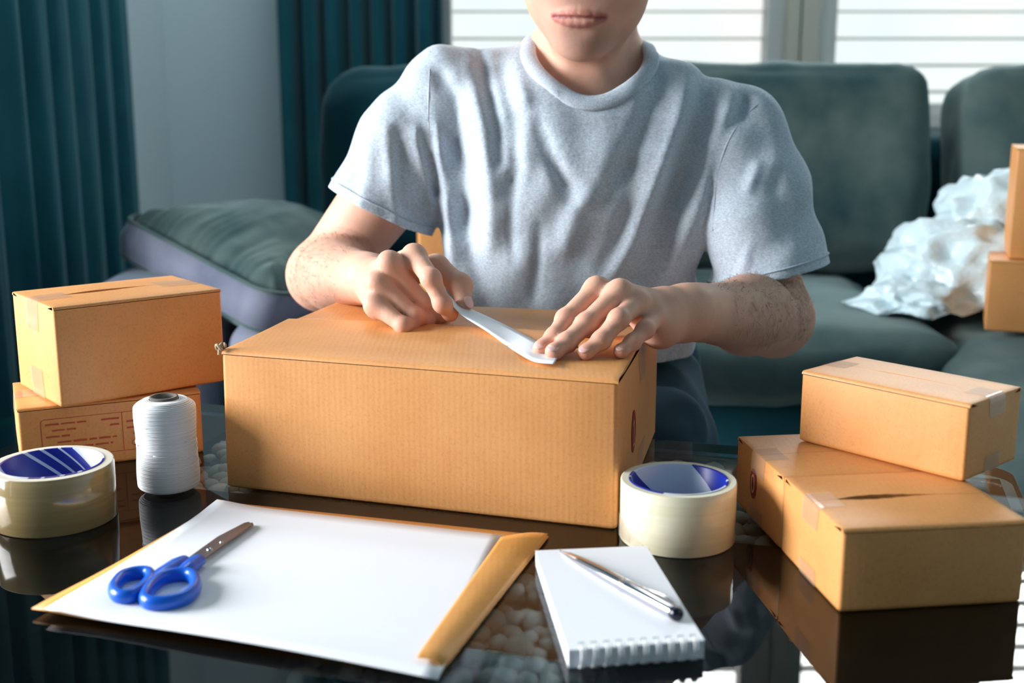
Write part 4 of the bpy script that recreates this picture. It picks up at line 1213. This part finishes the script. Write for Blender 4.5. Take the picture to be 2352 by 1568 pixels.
for E_, W_ in ((ER, WR), (EL, WL)):
    ab = W_ - E_; t = ((bv - E_) @ ab) / (ab @ ab); dd = np.linalg.norm(bv - E_ - t[:, None] * ab, axis=1)
    m_ = np.clip(t / .25, 0, 1) * np.clip((1.0 - t) / .25, 0, 1) * (dd < .06) * (bv[:, 2] > .55); blend(m_ * .18, (120, 84, 68))
body = npmesh('body', bv, bq, M['skin'], man, cv)

# forearm hair: fine dark strands lying along the forearm
nrm_ = np.zeros(len(bv) * 3, F32); body.data.vertex_normals.foreach_get('vector', nrm_); nrm_ = nrm_.reshape(-1, 3)
hv_, hf_, hr = [], [], np.random.default_rng(5)
for E_, W_, cnt_, up_ in ((ER, WR, 650, V(-.35, -.6, .5)), (EL, WL, 1000, V(.1, -.75, .6))):
    ab = W_ - E_; t = ((bv - E_) @ ab) / (ab @ ab); dd = np.linalg.norm(bv - E_ - t[:, None] * ab, axis=1)
    ok = np.where((t > -.02) & (t < .86) & (dd < .055) & (bv[:, 2] > .54) & (nrm_ @ unit(up_) > .05))[0]
    pr = (.25 + (nrm_[ok] @ unit(up_))) * np.clip(1.15 - t[ok], .15, 1); pk = hr.choice(ok, cnt_, replace=False, p=pr / pr.sum())
    for i in pk:
        n = nrm_[i].astype(float); dr = unit(unit(ab) * .55 + V(0, 0, -.55) + hr.normal(0, .35, 3)); dr = unit(dr - n * (dr @ n) + n * .18)
        L = hr.uniform(.006, .013); w = np.cross(dr, n) * .00016; p0_ = bv[i]; p1_ = p0_ + dr * L * .5 + n * .0008; p2_ = p0_ + dr * L; k = len(hv_)
        hv_ += [p0_ - w, p0_ + w, p1_ - w * .8, p1_ + w * .8, p2_]; hf_ += [(k, k + 1, k + 3, k + 2), (k + 2, k + 3, k + 4)]
o = mk('arm_hair', hv_, hf_, M['hair'], man); o['kind'] = 'stuff'

# finger nails
def nail(J, r, view, w=.0058, l=.0065, shift=-.001):
    ax = unit(J[3] - J[2]); n = unit(view - ax * (view @ ax)); sd = np.cross(ax, n); c = J[3] + ax * (r * .30 + shift) + n * (r * .78)
    vs, f = [], []
    for i in range(9):
        for j in range(9):
            u, v = -1 + i / 4, -1 + j / 4; k = (1 - .30 * v * v) ** .5
            uu, vv = u * math.sqrt(1 - v * v / 2), v * math.sqrt(1 - u * u / 2)
            vs.append(c + sd * (w * .93 * uu) + ax * (l * .95 * vv) + n * (r * .34 * (1 - .62 * uu * uu) - .0009 * (vv + .2) ** 2))
    f = [(i * 9 + j, (i + 1) * 9 + j, (i + 1) * 9 + j + 1, i * 9 + j + 1) for i in range(8) for j in range(8)]
    o = mk('fingernail', vs, f, M['nail'], man); md = o.modifiers.new('t', 'SOLIDIFY'); md.thickness = .0008; md.offset = -1; return o
for k, w_ in (('index', .0052), ('middle', .0056), ('ring', .0053), ('pinky', .0046)):
    nail(Lh[k], FR[k][3], V(-.10, -.55, .83), w_, w_ * 1.15)
nail([None, None, Rt[2], Rt[3]], .0086, V(.62, -.78, .10), .0066, .0075)
# eyes, brows, hair (above the frame)
for sx in (-1, 1):
    v, f = lathe([(.0001, -.0122)] + [(.0122 * math.cos(a), .0122 * math.sin(a)) for a in np.linspace(-1.4, 1.4, 14)] + [(.0001, .0122)], 20)
    e_ = mk('eye', v @ np.c_[hx, np.cross(hf, hx), hf].T + hp(.032 * sx, .0715, .011), f, M['eye'], man)
    v, f = lathe([(.0001, .0126), (.0055, .0114), (.0058, .0106)], 16); mk('iris', v @ np.c_[hx, np.cross(hf, hx), hf].T + hp(.032 * sx, .0715, .011), f, M['iris'], e_)
    v, f = tube(catmull([hp(.014 * sx, .089, .030), hp(.030 * sx, .086, .036), hp(.048 * sx, .070, .031)], 6), np.interp(np.linspace(0, 1, 13), [0, .4, 1], [.003, .0036, .0015]), 8, flat=.8); mk('eyebrow', v, f, M['hair'], man)
hairn = Cut(.006, hE((0, -.016, .050), (.083, .098, .084)), G(.01, hE((0, .095, -.010), (.075, .060, .085)), hE((0, .0, -.11), (.2, .2, .10))))
hv, hq = surface_nets(hairn, HC - .16, HC + .17, .004); npmesh('hair', hv, hq, M['hair'], man)

# ------------------------------------------------------------------ t-shirt with folds
def w2(u, v, y): return at_y(u, v, y)
tor = Sect([(.36, .078, 1.480, .158, .120), (.44, .076, 1.475, .160, .118), (.55, .074, 1.468, .160, .112), (.64, .0745, 1.458, .158, .108), (.70, .079, 1.452, .163, .106),
            (.75, .086, 1.452, .172, .104), (.79, .092, 1.456, .170, .098), (.82, .094, 1.460, .150, .088), (.85, .095, 1.470, .105, .070), (.865, .095, 1.478, .070, .050)])
shR0, shR1 = at_y(1075, 160, 1.470), at_y(1022, 200, 1.462)
shL0, shL1 = at_y(1590, 200, 1.462), at_y(1705, 298, 1.435)
slR = [shR1 + V(0, 0, 0), at_y(930, 330, 1.455), at_y(870, 492, 1.462), at_y(830, 590, 1.472)]
slL = [shL1 + V(0, 0, 0), at_y(1738, 440, 1.412), at_y(1768, 640, 1.385), at_y(1785, 740, 1.372)]
sleeveR = G(.02, Cone(slR[0], slR[1], .044, .056), Cone(slR[1], slR[2], .056, .0655), Cone(slR[2], slR[3], .0655, .070))
sleeveL = G(.02, Cone(slL[0], slL[1], .046, .060), Cone(slL[1], slL[2], .060, .0685), Cone(slL[2], slL[3], .0685, .072))
yoke = G(.03, Cone(NB + V(-.035, .015, .005), shR1, .040, .046), Cone(NB + V(.035, .01, .005), shL1, .042, .048), Cone(shR1 + V(.03, -.01, -.03), shR1 + V(.05, -.02, -.10), .045, .05), Cone(shL1 + V(-.03, -.01, -.03), shL1 + V(-.05, -.02, -.10), .045, .05))
shirt0 = G(.022, G(.03, tor, yoke), sleeveR, sleeveL)
# folds given as polylines on the cloth (front view), with depth and width; + is a valley, - a ridge
def FL(pts, y, dep, wid): return (np.array([at_y(u, v, y) for u, v in pts])[:, [0, 2]], dep, wid)
FOLD = [FL([(1002, 175), (1030, 270), (1062, 380), (1072, 500), (1085, 600), (1118, 700)], 1.36, .0095, .0125),
        FL([(985, 180), (1000, 300), (1012, 420), (1022, 540), (1040, 660)], 1.36, -.0050, .0080),
        FL([(1098, 120), (1120, 210), (1145, 300), (1150, 370)], 1.37, .0060, .0080),
        FL([(1075, 150), (1105, 280), (1122, 420), (1130, 560)], 1.36, -.0045, .0100),
        FL([(1150, 160), (1178, 270), (1185, 380), (1170, 440)], 1.36, .0055, .0090),
        FL([(1185, 140), (1225, 300), (1265, 400), (1290, 440)], 1.35, -.0050, .0085),
        FL([(1212, 260), (1252, 355), (1290, 420), (1305, 455)], 1.35, .0085, .0110),
        FL([(1540, 120), (1505, 210), (1465, 310), (1425, 385), (1390, 430)], 1.36, .0095, .0140),
        FL([(1500, 200), (1440, 340), (1380, 430), (1320, 470), (1300, 560)], 1.35, -.0050, .0130),
        FL([(1645, 180), (1612, 270), (1575, 365), (1545, 460), (1500, 560), (1470, 640)], 1.36, .0100, .0150),
        FL([(1600, 165), (1560, 290), (1505, 430), (1450, 560), (1400, 650)], 1.35, -.0060, .0110),
        FL([(1690, 210), (1650, 330), (1600, 460), (1565, 560), (1540, 660)], 1.37, -.0055, .0110),
        FL([(1455, 390), (1445, 480), (1420, 560), (1390, 610)], 1.35, .0050, .0110),
        FL([(1715, 235), (1672, 310), (1645, 400), (1632, 500), (1625, 640)], 1.39, .0095, .0075),
        FL([(912, 310), (935, 400), (942, 500)], 1.41, .0090, .0120), FL([(985, 230), (978, 330), (1000, 440)], 1.41, .0075, .0070),
        FL([(895, 300), (905, 420), (915, 500)], 1.40, -.0045, .0080), FL([(960, 300), (985, 420), (990, 500)], 1.40, -.0050, .0070),
        FL([(848, 330), (842, 420), (820, 480)], 1.40, -.0025, .0090),
        FL([(1665, 430), (1660, 520), (1652, 620)], 1.36, .0080, .0100), FL([(1740, 380), (1700, 470), (1668, 520)], 1.35, -.0055, .0070), FL([(1760, 470), (1720, 540), (1690, 620)], 1.35, -.0050, .0070), FL([(1790, 400), (1750, 500), (1725, 570)], 1.35, .0045, .0080),
        FL([(1240, 520), (1235, 600), (1225, 690)], 1.35, .0028, .0060), FL([(1180, 420), (1172, 520), (1180, 600)], 1.35, .0028, .0060)]
def folds(P):
    sh = P.shape[:-1]; p = P.reshape(-1, 3); out = np.zeros(len(p), F32)
    fr_ = np.clip((1.50 - p[:, 1]) / .05, 0, 1)
    xz = p[:, [0, 2]]
    for pl_, dep, wid in FOLD:
        lo_, hi_ = pl_.min(0) - 2.5 * wid, pl_.max(0) + 2.5 * wid
        s = np.where((xz[:, 0] > lo_[0]) & (xz[:, 0] < hi_[0]) & (xz[:, 1] > lo_[1]) & (xz[:, 1] < hi_[1]) & (fr_ > 0))[0]
        if not len(s): continue
        q = xz[s]; best = np.full(len(s), 9.0); tb = np.zeros(len(s)); n = len(pl_) - 1
        for i in range(n):
            a, b = pl_[i], pl_[i + 1]; ab = b - a; t = np.clip(((q - a) @ ab) / (ab @ ab), 0, 1); d = np.linalg.norm(q - a - t[:, None] * ab, axis=1)
            m = d < best; best[m] = d[m]; tb[m] = (i + t[m]) / n
        out[s] += (1.55 * dep * np.exp(-(best / wid) ** 2) * (.35 + .65 * np.sin(np.pi * np.clip(tb, .04, .96)) ** .6)).astype(F32)
    # gentle all-over waviness and hanging folds low on the body
    x, y, z = p.T
    out += (.0016 * np.sin(x * 95 + 6 * np.sin(z * 14)) * np.sin(z * 23 + x * 31) + .0012 * np.sin(y * 80 + z * 40)).astype(F32)
    low = np.clip((.60 - z) / .12, 0, 1); out += (low * .0045 * np.sin(np.arctan2(x - .078, y - 1.47) * 9 + z * 10)).astype(F32)
    out[:] = out * np.where(fr_ > 0, fr_, 0) + out * 0
    return out.reshape(sh)
upR, upL = Off(G(.016, *arm(SR, ER, WR, 1)[:2]), .0065), Off(G(.016, *arm(SL, EL, WL, 1)[:2]), .0065)
clear = G(.012, upR, upL, Off(torso, .004), Cone(NB + V(-.03, .02, .035), NB + V(-.13, .005, -.030), .032, .044), Cone(NB + V(.03, .02, .035), NB + V(.14, -.01, -.055), .032, .044))
shirtn = G(.006, Disp(shirt0, folds, .02), clear)
sv, sq = surface_nets(shirtn, (-.34, 1.24, .30), (.46, 1.66, .93), .0034)
npn = V(0, -.46, .888); npn = unit(npn); npc = V(.0920, 1.452, .834)
nax = V(1, 0, .03); nax = unit(nax - npn * (nax @ npn)); nay = np.cross(npn, nax)
RXN, RYN = .0675, .0860
bm = bmesh.new()
vs_ = [bm.verts.new(p) for p in sv]
for q in sq:
    try: bm.faces.new([vs_[i] for i in q])
    except ValueError: pass
bm.verts.ensure_lookup_table()
dR = field(G(.01, sleeveR, upR), sv); dL = field(G(.01, sleeveL, upL), sv); dT = field(G(.03, tor, yoke), sv)
def cut_sleeve(dS, p, nrm, extra):
    own = (dS < dT + .012) & extra
    vs = {v for v, o in zip(vs_, own) if o and v.is_valid}
    fs = [f for f in bm.faces if all(v in vs for v in f.verts)]
    ge = {e for f in fs for e in f.edges}; gv = {v for f in fs for v in f.verts}
    bmesh.ops.bisect_plane(bm, geom=list(gv) + list(ge) + fs, plane_co=Vector(p), plane_no=Vector(nrm), clear_outer=True, dist=1e-6)
hemR = [at_y(765, 431, 1.46), at_y(986, 541, 1.45), at_y(875, 498, 1.40)]
hemL = [at_y(1636, 668, 1.385), at_y(1896, 603, 1.385), at_y(1765, 648, 1.32)]
def plane(pts, ax):
    n = unit(np.cross(pts[1] - pts[0], pts[2] - pts[0])); n = n if n @ ax > 0 else -n; return pts[0], n
pr_, nr1 = plane(hemR, slR[3] - slR[1]); cut_sleeve(dR, pr_, nr1, sv[:, 0] < -.094)
bmesh.ops.delete(bm, geom=[v for v in bm.verts if v.co.x < -.098 and (np.array(v.co) - pr_) @ nr1 > 1e-5], context='VERTS')
pl__, nl1 = plane(hemL, slL[3] - slL[1]); cut_sleeve(dL, pl__, nl1, sv[:, 0] > .255)
bmesh.ops.delete(bm, geom=[v for v in bm.verts if v.co.x > .262 and (np.array(v.co) - pl__) @ nl1 > 1e-5], context='VERTS')
for dS, p_, n_, side_ in ((dR, pr_, nr1, sv[:, 0] < -.06), (dL, pl__, nl1, sv[:, 0] > .20)):
    ok_ = (dS < dT - .001) & side_ & ((sv - p_) @ n_ > 1e-4)
    bmesh.ops.delete(bm, geom=[v for v, o in zip(vs_, ok_) if o and v.is_valid], context='VERTS')
# bottom hem and neck opening
bmesh.ops.bisect_plane(bm, geom=bm.verts[:] + bm.edges[:] + bm.faces[:], plane_co=(0, 0, .430), plane_no=(0, .05, -1), clear_outer=True, dist=1e-6)
kill = []
for v in bm.verts:
    q = np.array(v.co) - npc; a, b, c = q @ nax, q @ nay, q @ npn
    if (a / RXN) ** 2 + (b / RYN) ** 2 < 1.10 and c > -.085: kill.append(v)
bmesh.ops.delete(bm, geom=kill, context='VERTS')
bmesh.ops.delete(bm, geom=[v for v in bm.verts if not v.link_faces], context='VERTS')
# drop stray islands, keep the biggest
seen_, isl = set(), []
for v in bm.verts:
    if v in seen_: continue
    st, comp = [v], []; seen_.add(v)
    while st:
        q = st.pop(); comp.append(q)
        for e in q.link_edges:
            o_ = e.other_vert(q)
            if o_ not in seen_: seen_.add(o_); st.append(o_)
    isl.append(comp)
big_ = max(isl, key=len)
bmesh.ops.delete(bm, geom=[v for c_ in isl if c_ is not big_ for v in c_], context='VERTS')
me = bpy.data.meshes.new('t_shirt'); 
base_m = Vector(wloc(man))
for v in bm.verts: v.co -= base_m
for f in bm.faces: f.smooth = True
bm.to_mesh(me); bm.free(); me.materials.append(M['shirt'])
shirt = bpy.data.objects.new('t_shirt', me); col.objects.link(shirt); shirt.parent = man
md = shirt.modifiers.new('sm', 'SMOOTH'); md.factor = .5; md.iterations = 2
md = shirt.modifiers.new('thick', 'SOLIDIFY'); md.thickness = .0016; md.offset = -1
# ribbed collar following the neck opening
ring = []
for a in np.linspace(0, 2 * np.pi, 72, endpoint=False):
    o_ = npc + nax * (RXN * 1.04 * math.cos(a)) + nay * (RYN * 1.04 * math.sin(a))
    ts_ = np.linspace(.09, -.10, 160); P = o_ + ts_[:, None] * npn; d = field(shirtn, P); i = np.where(d < 0)[0]
    t_ = ts_[i[0]] if len(i) else -.01
    ring.append(o_ + npn * t_)
ring = np.array(ring)
for _ in range(6): ring = (np.roll(ring, 1, 0) + ring * 2 + np.roll(ring, -1, 0)) / 4
cen = ring.mean(0); vs = []
for p in ring:
    rad = p - cen; rad = unit(rad - npn * (rad @ npn))
    e_ = 1e-3; g_ = unit([field(shirt0, p + V(*(e_ * (np.arange(3) == k))))[0] - field(shirt0, p - V(*(e_ * (np.arange(3) == k))))[0] for k in range(3)])
    tan = unit(rad - g_ * (rad @ g_))
    for u, w_ in ((-.0045, -.004), (-.006, .0004), (-.0030, .0036), (.004, .0044), (.011, .0036), (.0135, .0012), (.012, -.002)): vs.append(p + tan * u + g_ * w_)
n_ = len(ring); f = [(i * 7 + j, i * 7 + j + 1, ((i + 1) % n_) * 7 + j + 1, ((i + 1) % n_) * 7 + j) for i in range(n_) for j in range(6)]
co = mk('collar', vs, f, M['rib'], shirt)
# stitched hem bands of the sleeves
def hemband(node, p, n, c0, nm):
    ax = unit(n); a1 = unit(np.cross(ax, (0, 0, 1))); a2 = np.cross(ax, a1); q = []
    for a in np.linspace(0, 2 * np.pi, 56, endpoint=False):
        d_ = a1 * math.cos(a) + a2 * math.sin(a); ts_ = np.linspace(.11, .02, 120)
        cp = c0 - ax * ((c0 - p) @ ax) - ax * .011
        dd = field(node, cp + ts_[:, None] * d_); i = np.where(dd < 0)[0]; q.append(cp + d_ * (ts_[i[0]] + .0012 if len(i) else .06))
    q = np.array(q)
    for _ in range(1): q = (np.roll(q, 1, 0) + q * 2 + np.roll(q, -1, 0)) / 4
    v, f = tube(q, .0011, 6, up=ax, closed=True); return mk('hem_seam', v, f, M['rib'], shirt)
hemband(Disp(sleeveR, folds, .02), pr_, nr1, slR[2], 'r'); hemband(Disp(sleeveL, folds, .02), pl__, nl1, slL[2], 'l')

def on_shirt(px):
    out = []
    for u, v in px:
        d = ray(u, v); t = np.linspace(1.25, 1.52, 271); P = np.array([0, 0, CAMZ]) + t[:, None] * d / d[1]
        q = field(shirtn, P); i = np.where(q < 0)[0]
        if len(i): out.append(P[i[0]])
    return np.array(out)
for px in ([(988, 118), (987, 160), (985, 210), (984, 260), (986, 310), (990, 360), (996, 410), (1002, 450)], [(1762, 222), (1735, 244), (1708, 270), (1685, 302), (1666, 340), (1652, 385), (1644, 430), (1640, 480), (1637, 530)]):
    q = on_shirt(px)
    if len(q) > 3: v, f = tube(catmull(q, 4), .0011, 6); mk('armhole_seam', v, f, M['rib'], shirt)

# ------------------------------------------------------------------ jeans
jn = G(.03, Ell((.075, 1.64, .47), (.165, .120, .100)), Cone(HR_, KR, .082, .064), Cone(HL_ + V(.01, 0, 0), KL, .084, .066), Cone(KR, AR_ + V(0, 0, .02), .062, .050), Cone(KL, AL_ + V(0, 0, .02), .064, .050))
def jf(P):
    x, y, z = P[..., 0], P[..., 1], P[..., 2]
    return (.0035 * np.sin(z * 70 + 12 * x + 4 * np.sin(y * 25)) * np.sin(x * 40 + y * 30) + .003 * np.sin(y * 95 - z * 60) * (z > .3)).astype(F32)
jv, jq = surface_nets(Disp(jn, jf, .01), (-.26, 1.18, .02), (.38, 1.82, .62), .006)
npmesh('jeans', jv, jq, M['denim'], man)

#==END==
